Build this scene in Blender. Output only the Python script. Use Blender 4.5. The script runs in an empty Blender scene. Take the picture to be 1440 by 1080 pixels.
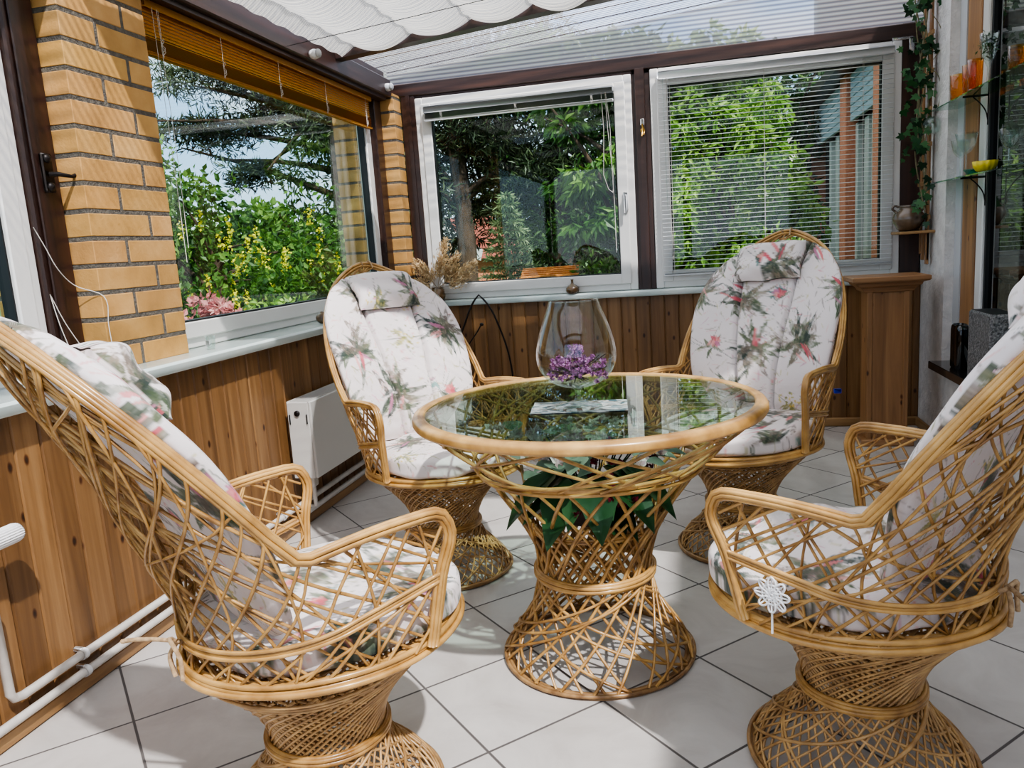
import bpy, math, random
import numpy as np
from mathutils import Matrix, Vector, Euler
PI=math.pi
rng=np.random.default_rng(7)
random.seed(7)
SC=bpy.context.scene
COL=SC.collection
H=1.12
# ------------------------------------------------------------------ mesh builder
class MB:
    def __init__(s): s.v=[];s.f=[];s.n=0;s.m=[];s.c=[];s.mi=0;s.hascol=False
    def add(s,v,f,mi=None,col=None):
        v=np.asarray(v,float).reshape(-1,3);s.v.append(v)
        for a in f:
            a=np.asarray(a,int)
            if a.ndim==1:a=a[None]
            s.f.append(a+s.n);s.m.append(np.full(len(a),s.mi if mi is None else mi))
        if col is not None: s.hascol=True
        c=np.ones((len(v),4))
        if col is not None: c[:,:3]=col
        s.c.append(c);s.n+=len(v);return s
    def box(s,x0,x1,y0,y1,z0,z1,mi=None,bev=0,col=None):
        x0,x1=min(x0,x1),max(x0,x1);y0,y1=min(y0,y1),max(y0,y1);z0,z1=min(z0,z1),max(z0,z1)
        if bev>0:
            b=min(bev,(x1-x0)*.45,(y1-y0)*.45,(z1-z0)*.45);V=[]
            for sx in(0,1):
                for sy in(0,1):
                    for sz in(0,1):
                        X=(x0,x1)[sx];Y=(y0,y1)[sy];Z=(z0,z1)[sz];dx=b*(1-2*sx);dy=b*(1-2*sy);dz=b*(1-2*sz)
                        V+=[(X,Y+dy,Z+dz),(X+dx,Y,Z+dz),(X+dx,Y+dy,Z)]
            idx=lambda sx,sy,sz,k:((sx*2+sy)*2+sz)*3+k
            F=[]
            for q in(0,1):
                F.append([idx(q,0,0,0),idx(q,1,0,0),idx(q,1,1,0),idx(q,0,1,0)])
                F.append([idx(0,q,0,1),idx(1,q,0,1),idx(1,q,1,1),idx(0,q,1,1)])
                F.append([idx(0,0,q,2),idx(1,0,q,2),idx(1,1,q,2),idx(0,1,q,2)])
            for a in(0,1):
                for b2 in(0,1):
                    F.append([idx(a,b2,0,0),idx(a,b2,0,1),idx(a,b2,1,1),idx(a,b2,1,0)])
                    F.append([idx(a,0,b2,0),idx(a,0,b2,2),idx(a,1,b2,2),idx(a,1,b2,0)])
                    F.append([idx(0,a,b2,1),idx(0,a,b2,2),idx(1,a,b2,2),idx(1,a,b2,1)])
            T=[[idx(a,b2,c,0),idx(a,b2,c,1),idx(a,b2,c,2)] for a in(0,1) for b2 in(0,1) for c in(0,1)]
            return s.add(V,[np.array(F),np.array(T)],mi,col)
        V=[(x,y,z) for x in(x0,x1) for y in(y0,y1) for z in(z0,z1)]
        F=[[0,1,3,2],[4,6,7,5],[0,4,5,1],[2,3,7,6],[0,2,6,4],[1,5,7,3]]
        return s.add(V,[np.array(F)],mi,col)
    def tube(s,P,r,sides=6,closed=False,caps=True,mi=None,col=None,up=None):
        P=np.asarray(P,float);n=len(P)
        if closed: T=np.roll(P,-1,0)-np.roll(P,1,0)
        else: T=np.gradient(P,axis=0)
        T/=np.linalg.norm(T,axis=1)[:,None]+1e-12
        u=np.array(up if up is not None else ((0,0,1) if abs(T[0][2])<.9 else (1,0,0)),float)
        N=np.zeros((n,3));a=u-T[0]*(u@T[0]);a/=np.linalg.norm(a);N[0]=a
        for i in range(1,n):
            a=N[i-1]-T[i]*(N[i-1]@T[i]);N[i]=a/(np.linalg.norm(a)+1e-12)
        if closed:
            # spread the twist
            a=N[-1]-T[0]*(N[-1]@T[0]);a/=np.linalg.norm(a);B0=np.cross(T[0],N[0]);tw=math.atan2(a@B0,a@N[0])
            for i in range(n):
                t=-tw*i/n;b=np.cross(T[i],N[i]);N[i]=N[i]*math.cos(t)+b*math.sin(t)
        B=np.cross(T,N);ang=np.arange(sides)*2*PI/sides
        r=np.broadcast_to(np.asarray(r,float),(n,))
        V=P[:,None,:]+r[:,None,None]*(N[:,None,:]*np.cos(ang)[None,:,None]+B[:,None,:]*np.sin(ang)[None,:,None])
        V=V.reshape(-1,3);m=n if closed else n-1
        i=np.arange(m)[:,None]*sides;j=((np.arange(m)+1)%n)[:,None]*sides;k=np.arange(sides)[None,:];k2=(k+1)%sides
        F=np.stack([i+k,j+k,j+k2,i+k2],-1).reshape(-1,4);fs=[F]
        if caps and not closed:
            fs.append(np.arange(sides)[::-1][None]);fs.append((np.arange(sides)+(n-1)*sides)[None])
        return s.add(V,fs,mi,col)
    def lathe(s,prof,n=48,c=(0,0,0),mi=None,col=None,a0=0,a1=2*PI):
        prof=np.asarray(prof,float);m=len(prof);full=abs(a1-a0-2*PI)<1e-6
        ang=a0+(a1-a0)*np.arange(n)/(n if full else n-1)
        V=np.stack([c[0]+prof[:,0][:,None]*np.cos(ang),c[1]+prof[:,0][:,None]*np.sin(ang),c[2]+np.repeat(prof[:,1][:,None],n,1)],-1).reshape(-1,3)
        i=np.arange(m-1)[:,None]*n;k=np.arange(n if full else n-1)[None,:];k2=(k+1)%n
        F=np.stack([i+k,i+k2,i+n+k2,i+n+k],-1).reshape(-1,4)
        return s.add(V,[F],mi,col)
    def grid(s,V,cu=False,cv=False,mi=None,col=None,flip=False):
        V=np.asarray(V,float);a,b=V.shape[:2]
        i=np.arange(a if cu else a-1)[:,None];j=np.arange(b if cv else b-1)[None,:];i2=(i+1)%a;j2=(j+1)%b
        F=np.stack([i*b+j,i*b+j2,i2*b+j2,i2*b+j],-1).reshape(-1,4)
        if flip:F=F[:,::-1]
        return s.add(V.reshape(-1,3),[F],mi,None if col is None else np.asarray(col).reshape(-1,3))
    def ball(s,c,r,n=10,mi=None,col=None):
        r=np.broadcast_to(np.asarray(r,float),(3,));th=np.linspace(0,PI,n//2+2);ph=np.arange(n)*2*PI/n
        V=np.stack([c[0]+r[0]*np.sin(th)[:,None]*np.cos(ph),c[1]+r[1]*np.sin(th)[:,None]*np.sin(ph),c[2]+r[2]*np.cos(th)[:,None]+0*ph],-1)
        return s.grid(V,cv=True,mi=mi,col=None if col is None else np.broadcast_to(col,V.shape))
    def build(s,name,mats,parent=None,smooth=True,loc=None,colattr='Col',autosmooth=None):
        me=bpy.data.meshes.new(name);V=np.concatenate(s.v)
        sizes=[];loops=[];mm=[]
        for a,m in zip(s.f,s.m):
            loops.append(a.ravel());sizes.append(np.full(len(a),a.shape[1]));mm.append(m)
        loops=np.concatenate(loops);sizes=np.concatenate(sizes);mm=np.concatenate(mm)
        me.vertices.add(len(V));me.vertices.foreach_set('co',V.ravel().astype(np.float32))
        me.loops.add(len(loops));me.loops.foreach_set('vertex_index',loops.astype(np.int32))
        me.polygons.add(len(sizes));st=np.concatenate([[0],np.cumsum(sizes)[:-1]])
        me.polygons.foreach_set('loop_start',st.astype(np.int32));me.polygons.foreach_set('material_index',mm.astype(np.int32))
        me.update(calc_edges=True);me.validate()
        if s.hascol:
            at=me.color_attributes.new(colattr,'FLOAT_COLOR','POINT');at.data.foreach_set('color',np.concatenate(s.c).ravel().astype(np.float32))
        me.polygons.foreach_set('use_smooth',np.full(len(me.polygons),bool(smooth)))
        for m in (mats if isinstance(mats,(list,tuple)) else [mats]): me.materials.append(m)
        if autosmooth: me.set_sharp_from_angle(angle=math.radians(autosmooth))
        o=bpy.data.objects.new(name,me);COL.objects.link(o)
        if parent is not None:o.parent=parent
        if loc is not None:o.location=loc
        return o
def empty(name,loc=(0,0,0),rz=0,parent=None):
    o=bpy.data.objects.new(name,None);COL.objects.link(o);o.location=loc;o.rotation_euler=(0,0,rz);o.empty_display_size=.1
    if parent:o.parent=parent
    return o
def tag(o,label,cat,group=None,kind=None):
    o['label']=label;o['category']=cat
    if group:o['group']=group
    if kind:o['kind']=kind
    return o
def struct(o): o['kind']='structure';return o
def thing(name,label,cat,loc=(0,0,0),rz=0,group=None): return tag(empty(name,loc,rz),label,cat,group)
# ------------------------------------------------------------------ materials
def lin(c):
    c=np.asarray(c,float);c=c/255. if c.max()>1 else c
    return tuple(np.where(c<=.04045,c/12.92,((c+.055)/1.055)**2.4))
def newmat(name):
    m=bpy.data.materials.new(name);m.use_nodes=True;nt=m.node_tree;nt.nodes.clear();return m,nt,nt.nodes,nt.links
def N(nt,t,**k):
    n=nt.nodes.new(t)
    for a,b in k.items():
        if a.startswith('i_'):
            key=a[2:].replace('_',' ');n.inputs[key].default_value=b
        else: setattr(n,a,b)
    return n
def ramp(nt,stops,fac=None):
    r=nt.nodes.new('ShaderNodeValToRGB');e=r.color_ramp.elements
    while len(e)<len(stops):e.new(.5)
    for i,(p,c) in enumerate(stops):
        e[i].position=p;e[i].color=(*lin(c),1)
    if fac is not None:nt.links.new(fac,r.inputs[0])
    return r
def out(nt,sh):
    o=nt.nodes.new('ShaderNodeOutputMaterial');nt.links.new(sh,o.inputs[0]);return o
def mat(name,col,rough=.5,metal=0,noise=None,nscale=20,bump=0,bscale=60,coat=0,stretch=None,trans=0,spec=.5,sheen=0):
    """principled with optional two-tone noise and bump; col, noise are sRGB 0..255"""
    m,nt,n,l=newmat(name);p=N(nt,'ShaderNodeBsdfPrincipled');p.inputs['Roughness'].default_value=rough;p.inputs['Metallic'].default_value=metal
    p.inputs['Coat Weight'].default_value=coat;p.inputs['Coat Roughness'].default_value=.15;p.inputs['Specular IOR Level'].default_value=spec
    if sheen:p.inputs['Sheen Weight'].default_value=sheen
    tc=N(nt,'ShaderNodeTexCoord');vec=tc.outputs['Object']
    if stretch:
        mp=N(nt,'ShaderNodeMapping');mp.inputs['Scale'].default_value=stretch;l.new(vec,mp.inputs[0]);vec=mp.outputs[0]
    if noise is not None:
        t=N(nt,'ShaderNodeTexNoise');t.inputs['Scale'].default_value=nscale;t.inputs['Detail'].default_value=5;l.new(vec,t.inputs['Vector'])
        r=ramp(nt,[(.32,col),(.68,noise)],t.outputs['Fac']);l.new(r.outputs[0],p.inputs['Base Color'])
    else:p.inputs['Base Color'].default_value=(*lin(col),1)
    if bump:
        t=N(nt,'ShaderNodeTexNoise');t.inputs['Scale'].default_value=bscale;t.inputs['Detail'].default_value=4;l.new(vec,t.inputs['Vector'])
        b=N(nt,'ShaderNodeBump');b.inputs['Strength'].default_value=bump;b.inputs['Distance'].default_value=.01;l.new(t.outputs['Fac'],b.inputs['Height']);l.new(b.outputs[0],p.inputs['Normal'])
    if trans:p.inputs['Transmission Weight'].default_value=trans
    out(nt,p.outputs[0]);return m
def wood(name,cols,axis=2,scale=1.,knots=False,rough=.45,coat=.15,board=None):
    """grain along axis; board=(axis index,width) gives each plank its own tone"""
    m,nt,n,l=newmat(name);p=N(nt,'ShaderNodeBsdfPrincipled');p.inputs['Roughness'].default_value=rough;p.inputs['Coat Weight'].default_value=coat;p.inputs['Coat Roughness'].default_value=.3
    tc=N(nt,'ShaderNodeTexCoord');mp=N(nt,'ShaderNodeMapping');sc=[38*scale]*3;sc[axis]=1.6*scale;mp.inputs['Scale'].default_value=sc;l.new(tc.outputs['Object'],mp.inputs[0])
    vec=mp.outputs[0];fac_extra=None
    if board:
        sx=N(nt,'ShaderNodeSeparateXYZ');l.new(tc.outputs['Object'],sx.inputs[0])
        dv=N(nt,'ShaderNodeMath',operation='DIVIDE');dv.inputs[1].default_value=board[1];l.new(sx.outputs[board[0]],dv.inputs[0])
        fl=N(nt,'ShaderNodeMath',operation='FLOOR');l.new(dv.outputs[0],fl.inputs[0])
        wn=N(nt,'ShaderNodeTexWhiteNoise',noise_dimensions='1D');l.new(fl.outputs[0],wn.inputs['W']);fac_extra=wn.outputs['Value']
        cm=N(nt,'ShaderNodeVectorMath',operation='SCALE');l.new(wn.outputs['Color'],cm.inputs[0]);cm.inputs['Scale'].default_value=30
        ad=N(nt,'ShaderNodeVectorMath',operation='ADD');l.new(vec,ad.inputs[0]);l.new(cm.outputs[0],ad.inputs[1]);vec=ad.outputs[0]
    t=N(nt,'ShaderNodeTexNoise');t.inputs['Scale'].default_value=1;t.inputs['Detail'].default_value=6;t.inputs['Roughness'].default_value=.6;t.inputs['Distortion'].default_value=.6;l.new(vec,t.inputs['Vector'])
    r=ramp(nt,[(.3,cols[0]),(.5,cols[1]),(.7,cols[2])],t.outputs['Fac']);c=r.outputs[0]
    if board:
        mx=N(nt,'ShaderNodeMix',data_type='RGBA',blend_type='MULTIPLY');l.new(c,mx.inputs[6])
        rr=ramp(nt,[(0,(205,200,195)),(1,(255,255,255))],fac_extra);l.new(rr.outputs[0],mx.inputs[7]);mx.inputs[0].default_value=1;c=mx.outputs[2]
    if knots:
        mk=N(nt,'ShaderNodeMapping');s=[15.,15.,15.];s[axis]=8.;mk.inputs['Scale'].default_value=s;l.new(tc.outputs['Object'],mk.inputs[0])
        vo=N(nt,'ShaderNodeTexVoronoi');vo.inputs['Scale'].default_value=1.;l.new(mk.outputs[0],vo.inputs['Vector'])
        kr=ramp(nt,[(.05,(60,32,16)),(.085,(150,105,75)),(.14,(255,255,255))],vo.outputs['Distance'])
        mx=N(nt,'ShaderNodeMix',data_type='RGBA',blend_type='MULTIPLY');mx.inputs[0].default_value=.9;l.new(c,mx.inputs[6]);l.new(kr.outputs[0],mx.inputs[7]);c=mx.outputs[2]
    l.new(c,p.inputs['Base Color'])
    b=N(nt,'ShaderNodeBump');b.inputs['Strength'].default_value=.25;b.inputs['Distance'].default_value=.003;l.new(t.outputs['Fac'],b.inputs['Height']);l.new(b.outputs[0],p.inputs['Normal'])
    out(nt,p.outputs[0]);return m
def schlick(nt,f0):
    l=nt.links;lw=N(nt,'ShaderNodeLayerWeight');lw.inputs['Blend'].default_value=.5
    pw=N(nt,'ShaderNodeMath',operation='POWER');pw.inputs[1].default_value=4.5;l.new(lw.outputs['Facing'],pw.inputs[0])
    ma=N(nt,'ShaderNodeMath',operation='MULTIPLY_ADD');ma.inputs[1].default_value=1-f0;ma.inputs[2].default_value=f0;l.new(pw.outputs[0],ma.inputs[0]);return ma.outputs[0]
def glass(name,tint=(235,245,240),rough=0.,f0=.05,refl=1.):
    """thin clear pane: see-through plus fresnel mirror, same for every ray"""
    m,nt,n,l=newmat(name);tr=N(nt,'ShaderNodeBsdfTransparent');tr.inputs[0].default_value=(*lin(tint),1)
    gl=N(nt,'ShaderNodeBsdfGlossy');gl.inputs['Roughness'].default_value=rough;gl.inputs['Color'].default_value=(refl,refl,refl,1)
    fr=schlick(nt,f0)
    mx=N(nt,'ShaderNodeMixShader');l.new(fr,mx.inputs[0]);l.new(tr.outputs[0],mx.inputs[1]);l.new(gl.outputs[0],mx.inputs[2])
    out(nt,mx.outputs[0]);return m
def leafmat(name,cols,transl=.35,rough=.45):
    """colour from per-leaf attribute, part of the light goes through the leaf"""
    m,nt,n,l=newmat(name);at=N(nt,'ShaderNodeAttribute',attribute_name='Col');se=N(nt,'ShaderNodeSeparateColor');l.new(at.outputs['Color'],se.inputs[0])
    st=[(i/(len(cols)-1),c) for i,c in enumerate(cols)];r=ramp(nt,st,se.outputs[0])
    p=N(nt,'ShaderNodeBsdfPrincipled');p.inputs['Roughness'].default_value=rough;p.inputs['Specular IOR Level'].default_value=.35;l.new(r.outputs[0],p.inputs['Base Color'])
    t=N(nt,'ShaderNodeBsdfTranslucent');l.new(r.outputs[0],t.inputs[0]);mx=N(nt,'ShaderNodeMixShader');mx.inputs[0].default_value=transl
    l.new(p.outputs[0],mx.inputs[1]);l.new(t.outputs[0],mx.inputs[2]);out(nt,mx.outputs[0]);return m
M={}
M['rattan']=mat('rattan',(200,158,94),.38,noise=(138,98,50),nscale=22,coat=.3,bump=.12,bscale=180)
M['rattan_rim']=mat('rattan_rim',(212,168,100),.34,noise=(152,110,56),nscale=14,coat=.35)
M['rattan_dark']=mat('rattan_dark',(180,142,94),.45,noise=(118,86,54),nscale=26,coat=.15)
M['rattan_mid']=mat('rattan_mid',(204,166,112),.42,noise=(144,108,66),nscale=24,coat=.2)
M['pine_wall']=wood('pine_wall',[(112,80,48),(142,104,64),(164,126,84)],2,.6,knots=True,board=(1,.0835))
M['pine_wallx']=wood('pine_wallx',[(112,80,48),(142,104,64),(164,126,84)],2,.6,knots=True,board=(0,.0835))
M['pine_y']=wood('pine_y',[(122,90,56),(152,116,74),(174,138,92)],1,.7)
M['pine_x']=wood('pine_x',[(122,90,56),(152,116,74),(174,138,92)],0,.7)
M['pine_col']=wood('pine_col',[(124,88,54),(154,112,72),(174,132,88)],2,.6,knots=True)
M['pine_colx']=wood('pine_colx',[(124,88,56),(154,112,74),(174,132,90)],0,.6)
M['dark_z']=wood('dark_z',[(30,16,12),(48,27,20),(66,40,30)],2,.6,rough=.4,coat=.3)
M['dark_x']=wood('dark_x',[(34,20,16),(54,33,26),(76,48,38)],0,.6,rough=.4,coat=.3)
M['dark_y']=wood('dark_y',[(34,20,17),(52,32,27),(74,46,38)],1,.6,rough=.45,coat=.2)
M['pvc']=mat('pvc_white',(226,224,220),.28,noise=(216,214,210),nscale=3)
M['pvc_dim']=mat('pvc_grey',(190,192,194),.35)
M['gasket']=mat('gasket_black',(16,18,20),.5)
M['mortar']=mat('mortar',(112,106,96),.95,noise=(86,82,76),nscale=60,bump=.6,bscale=150)
def brickmat():
    m,nt,n,l=newmat('brick');at=N(nt,'ShaderNodeAttribute',attribute_name='Col');tc=N(nt,'ShaderNodeTexCoord')
    t=N(nt,'ShaderNodeTexNoise');t.inputs['Scale'].default_value=9;t.inputs['Detail'].default_value=6;l.new(tc.outputs['Object'],t.inputs['Vector'])
    r=ramp(nt,[(.3,(172,130,74)),(.5,(194,148,86)),(.72,(208,164,104))],t.outputs['Fac'])
    mx=N(nt,'ShaderNodeMix',data_type='RGBA',blend_type='MULTIPLY');mx.inputs[0].default_value=1;l.new(r.outputs[0],mx.inputs[6]);l.new(at.outputs['Color'],mx.inputs[7])
    p=N(nt,'ShaderNodeBsdfPrincipled');p.inputs['Roughness'].default_value=.75;l.new(mx.outputs[2],p.inputs['Base Color'])
    t2=N(nt,'ShaderNodeTexNoise');t2.inputs['Scale'].default_value=120;t2.inputs['Detail'].default_value=4;l.new(tc.outputs['Object'],t2.inputs['Vector'])
    b=N(nt,'ShaderNodeBump');b.inputs['Strength'].default_value=.25;b.inputs['Distance'].default_value=.004;l.new(t2.outputs['Fac'],b.inputs['Height']);l.new(b.outputs[0],p.inputs['Normal'])
    out(nt,p.outputs[0]);return m
M['brick']=brickmat()
M['sill']=mat('sill_marble',(214,222,218),.25,noise=(188,204,200),nscale=5,coat=.3)
M['radiator']=mat('radiator_enamel',(196,194,188),.35)
M['white']=mat('white_plastic',(232,232,232),.35)
M['pipe']=mat('pipe_white',(210,206,200),.35,noise=(190,184,176),nscale=18)
M['stucco']=mat('stucco',(230,226,222),.95,noise=(208,204,200),nscale=14,bump=.9,bscale=70)
M['black']=mat('black_iron',(30,24,22),.45,metal=.4)
M['granite']=mat('granite_black',(26,24,24),.12,noise=(40,37,36),nscale=90,coat=.4)
M['glass']=glass('window_glass',(232,240,237),0,.022)
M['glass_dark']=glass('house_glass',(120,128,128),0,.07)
M['glass_table']=glass('table_glass',(222,236,229),.01,.04)
M['glass_clear']=glass('clear_glass',(242,247,245),.0,.06)
M['glass_shelf']=glass('shelf_glass',(176,208,198),.0,.06)
M['glass_blue']=glass('blue_glass',(84,106,128),.02,.09)
M['glass_orange']=glass('amber_glass',(252,220,150),.02,.05)
M['glass_teal']=glass('teal_glass',(150,226,216),.02,.06)
M['brass']=mat('brass',(190,150,80),.3,metal=.9)
M['chrome']=mat('chrome',(200,200,204),.2,metal=.9)
M['cord']=mat('cord_white',(214,208,200),.7)
M['rope']=mat('rope_beige',(196,168,132),.9,noise=(150,122,90),nscale=120)
M['slat']=mat('slat_silver',(224,226,228),.3,metal=.2)
M['slat_grey']=mat('slat_grey',(150,154,156),.35,metal=.3)
M['ceramic']=mat('ceramic_brown',(118,98,78),.2,noise=(70,56,44),nscale=12,coat=.6)
M['ceramic2']=mat('ceramic_bronze',(112,86,52),.25,noise=(76,54,34),nscale=20,coat=.5)
M['crochet']=mat('crochet_white',(240,240,240),.8)
M['pot']=mat('pot_dark',(60,46,40),.6)
M['yellow']=mat('yellow_ceramic',(226,204,60),.4)
M['curtain']=mat('curtain_brown',(120,82,56),.9,noise=(92,60,40),nscale=8,stretch=(8,8,.3))
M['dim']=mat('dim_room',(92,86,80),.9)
M['crackle']=mat('crackled_grey',(150,148,146),.35,noise=(64,64,66),nscale=120,bump=1.,bscale=110)
def tilemat():
    m,nt,n,l=newmat('floor_tile');tc=N(nt,'ShaderNodeTexCoord');mp=N(nt,'ShaderNodeMapping',vector_type='TEXTURE')
    a=.33126;mp.inputs['Location'].default_value=(-.71306,1.77981,0);mp.inputs['Rotation'].default_value=(0,0,math.radians(44.75));mp.inputs['Scale'].default_value=(a,a,a);l.new(tc.outputs['Object'],mp.inputs[0])
    sx=N(nt,'ShaderNodeSeparateXYZ');l.new(mp.outputs[0],sx.inputs[0]);ds=[];fls=[]
    for k in(0,1):
        f=N(nt,'ShaderNodeMath',operation='FRACT');l.new(sx.outputs[k],f.inputs[0])
        s_=N(nt,'ShaderNodeMath',operation='SUBTRACT');l.new(f.outputs[0],s_.inputs[0]);s_.inputs[1].default_value=.5
        ab=N(nt,'ShaderNodeMath',operation='ABSOLUTE');l.new(s_.outputs[0],ab.inputs[0]);ds.append(ab.outputs[0])
        fl=N(nt,'ShaderNodeMath',operation='FLOOR');l.new(sx.outputs[k],fl.inputs[0]);fls.append(fl.outputs[0])
    mxm=N(nt,'ShaderNodeMath',operation='MAXIMUM');l.new(ds[0],mxm.inputs[0]);l.new(ds[1],mxm.inputs[1])
    gr=N(nt,'ShaderNodeMapRange');gr.inputs['From Min'].default_value=.4885;gr.inputs['From Max'].default_value=.4925;l.new(mxm.outputs[0],gr.inputs['Value'])
    cb=N(nt,'ShaderNodeCombineXYZ');l.new(fls[0],cb.inputs[0]);l.new(fls[1],cb.inputs[1]);wn=N(nt,'ShaderNodeTexWhiteNoise',noise_dimensions='3D');l.new(cb.outputs[0],wn.inputs['Vector'])
    vs=N(nt,'ShaderNodeVectorMath',operation='SCALE');vs.inputs['Scale'].default_value=7;l.new(wn.outputs['Color'],vs.inputs[0]);va=N(nt,'ShaderNodeVectorMath',operation='ADD');l.new(tc.outputs['Object'],va.inputs[0]);l.new(vs.outputs[0],va.inputs[1])
    t=N(nt,'ShaderNodeTexNoise');t.inputs['Scale'].default_value=4.5;t.inputs['Detail'].default_value=8;t.inputs['Roughness'].default_value=.62;t.inputs['Distortion'].default_value=.8;l.new(va.outputs[0],t.inputs['Vector'])
    r=ramp(nt,[(.28,(174,168,163)),(.5,(190,185,180)),(.75,(203,199,194))],t.outputs['Fac'])
    mx=N(nt,'ShaderNodeMix',data_type='RGBA');l.new(gr.outputs[0],mx.inputs[0]);l.new(r.outputs[0],mx.inputs[6]);mx.inputs[7].default_value=(*lin((92,88,86)),1)
    p=N(nt,'ShaderNodeBsdfPrincipled');l.new(mx.outputs[2],p.inputs['Base Color'])
    rr=N(nt,'ShaderNodeMapRange');rr.inputs['To Min'].default_value=.3;rr.inputs['To Max'].default_value=.8;l.new(gr.outputs[0],rr.inputs['Value']);l.new(rr.outputs[0],p.inputs['Roughness'])
    iv=N(nt,'ShaderNodeMath',operation='SUBTRACT');iv.inputs[0].default_value=1;l.new(gr.outputs[0],iv.inputs[1])
    b=N(nt,'ShaderNodeBump');b.inputs['Strength'].default_value=.5;b.inputs['Distance'].default_value=.003;l.new(iv.outputs[0],b.inputs['Height']);l.new(b.outputs[0],p.inputs['Normal'])
    out(nt,p.outputs[0]);return m
M['tile']=tilemat()
def roofmat(name,axis,period,tint,dif=.45,refl=.12):
    """ribbed twin-wall polycarbonate: clear, part diffusing, ribs as darker and lighter lines"""
    m,nt,n,l=newmat(name);tc=N(nt,'ShaderNodeTexCoord');sx=N(nt,'ShaderNodeSeparateXYZ');l.new(tc.outputs['Object'],sx.inputs[0])
    mu=N(nt,'ShaderNodeMath',operation='MULTIPLY');mu.inputs[1].default_value=2*PI/period;l.new(sx.outputs[axis],mu.inputs[0]);sn=N(nt,'ShaderNodeMath',operation='SINE');l.new(mu.outputs[0],sn.inputs[0])
    r=ramp(nt,[(0,(160,162,176)),(.3,tint),(.9,(250,250,252))]);mr=N(nt,'ShaderNodeMapRange');mr.inputs['From Min'].default_value=-1;l.new(sn.outputs[0],mr.inputs['Value']);l.new(mr.outputs[0],r.inputs[0])
    tr=N(nt,'ShaderNodeBsdfTransparent');l.new(r.outputs[0],tr.inputs[0]);tl=N(nt,'ShaderNodeBsdfTranslucent');l.new(r.outputs[0],tl.inputs[0])
    a=N(nt,'ShaderNodeMixShader');a.inputs[0].default_value=dif;l.new(tr.outputs[0],a.inputs[1]);l.new(tl.outputs[0],a.inputs[2])
    g=N(nt,'ShaderNodeBsdfGlossy');g.inputs['Roughness'].default_value=.12;b=N(nt,'ShaderNodeBump');b.inputs['Strength'].default_value=.35;b.inputs['Distance'].default_value=.004;l.new(sn.outputs[0],b.inputs['Height']);l.new(b.outputs[0],g.inputs['Normal'])
    f=schlick(nt,.05);mx=N(nt,'ShaderNodeMixShader');l.new(f,mx.inputs[0]);l.new(a.outputs[0],mx.inputs[1]);l.new(g.outputs[0],mx.inputs[2])
    out(nt,mx.outputs[0]);return m
M['roof']=roofmat('roof_sheet',1,.032,(190,198,216),.28)
M['gable']=roofmat('gable_sheet',2,.024,(206,190,192),.62)
def shademat():
    m,nt,n,l=newmat('sail_cloth');tc=N(nt,'ShaderNodeTexCoord');w=N(nt,'ShaderNodeTexWave',wave_type='BANDS',bands_direction='Y');w.inputs['Scale'].default_value=22;w.inputs['Distortion'].default_value=1.6;w.inputs['Detail'].default_value=2;w.inputs['Detail Scale'].default_value=.35;l.new(tc.outputs['Object'],w.inputs['Vector'])
    r=ramp(nt,[(.0,(204,200,194)),(.5,(240,237,230))],w.outputs['Fac']);d=N(nt,'ShaderNodeBsdfDiffuse');l.new(r.outputs[0],d.inputs[0]);t=N(nt,'ShaderNodeBsdfTranslucent');l.new(r.outputs[0],t.inputs[0])
    b=N(nt,'ShaderNodeBump');b.inputs['Strength'].default_value=1.;b.inputs['Distance'].default_value=.012;l.new(w.outputs['Fac'],b.inputs['Height']);l.new(b.outputs[0],d.inputs['Normal'])
    mx=N(nt,'ShaderNodeMixShader');mx.inputs[0].default_value=.5;l.new(d.outputs[0],mx.inputs[1]);l.new(t.outputs[0],mx.inputs[2]);out(nt,mx.outputs[0]);return m
M['sail']=shademat()
def ambermat():
    m,nt,n,l=newmat('amber_blind');p=N(nt,'ShaderNodeBsdfPrincipled');p.inputs['Base Color'].default_value=(*lin((206,150,62)),1);p.inputs['Roughness'].default_value=.4
    t=N(nt,'ShaderNodeBsdfTranslucent');t.inputs[0].default_value=(*lin((230,166,60)),1);mx=N(nt,'ShaderNodeMixShader');mx.inputs[0].default_value=.45;l.new(p.outputs[0],mx.inputs[1]);l.new(t.outputs[0],mx.inputs[2]);out(nt,mx.outputs[0]);return m
M['amber']=ambermat()
M['amber_dark']=mat('amber_brown',(176,122,56),.5)  # darker brown tone for the gathered lower slats of the amber blind
def fabricmat():
    m,nt,n,l=newmat('floral_fabric');at=N(nt,'ShaderNodeAttribute',attribute_name='Col');p=N(nt,'ShaderNodeBsdfPrincipled');p.inputs['Roughness'].default_value=.85;p.inputs['Sheen Weight'].default_value=.15;l.new(at.outputs['Color'],p.inputs['Base Color'])
    tc=N(nt,'ShaderNodeTexCoord');t=N(nt,'ShaderNodeTexNoise');t.inputs['Scale'].default_value=16;t.inputs['Detail'].default_value=3;l.new(tc.outputs['Object'],t.inputs['Vector']);b=N(nt,'ShaderNodeBump');b.inputs['Strength'].default_value=.35;b.inputs['Distance'].default_value=.012;l.new(t.outputs['Fac'],b.inputs['Height']);l.new(b.outputs[0],p.inputs['Normal'])
    out(nt,p.outputs[0]);return m
M['fabric']=fabricmat()
def colmat(name,rough=.6,transl=0):
    m,nt,n,l=newmat(name);at=N(nt,'ShaderNodeAttribute',attribute_name='Col');p=N(nt,'ShaderNodeBsdfPrincipled');p.inputs['Roughness'].default_value=rough;l.new(at.outputs['Color'],p.inputs['Base Color']);out(nt,p.outputs[0]);return m
M['painted']=colmat('painted')
M['leaf_dark']=leafmat('leaf_dark',[(24,44,22),(46,78,34),(92,120,58)],.3)
M['leaf_bright']=leafmat('leaf_bright',[(66,104,36),(122,164,64),(190,212,112)],.45)
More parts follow.
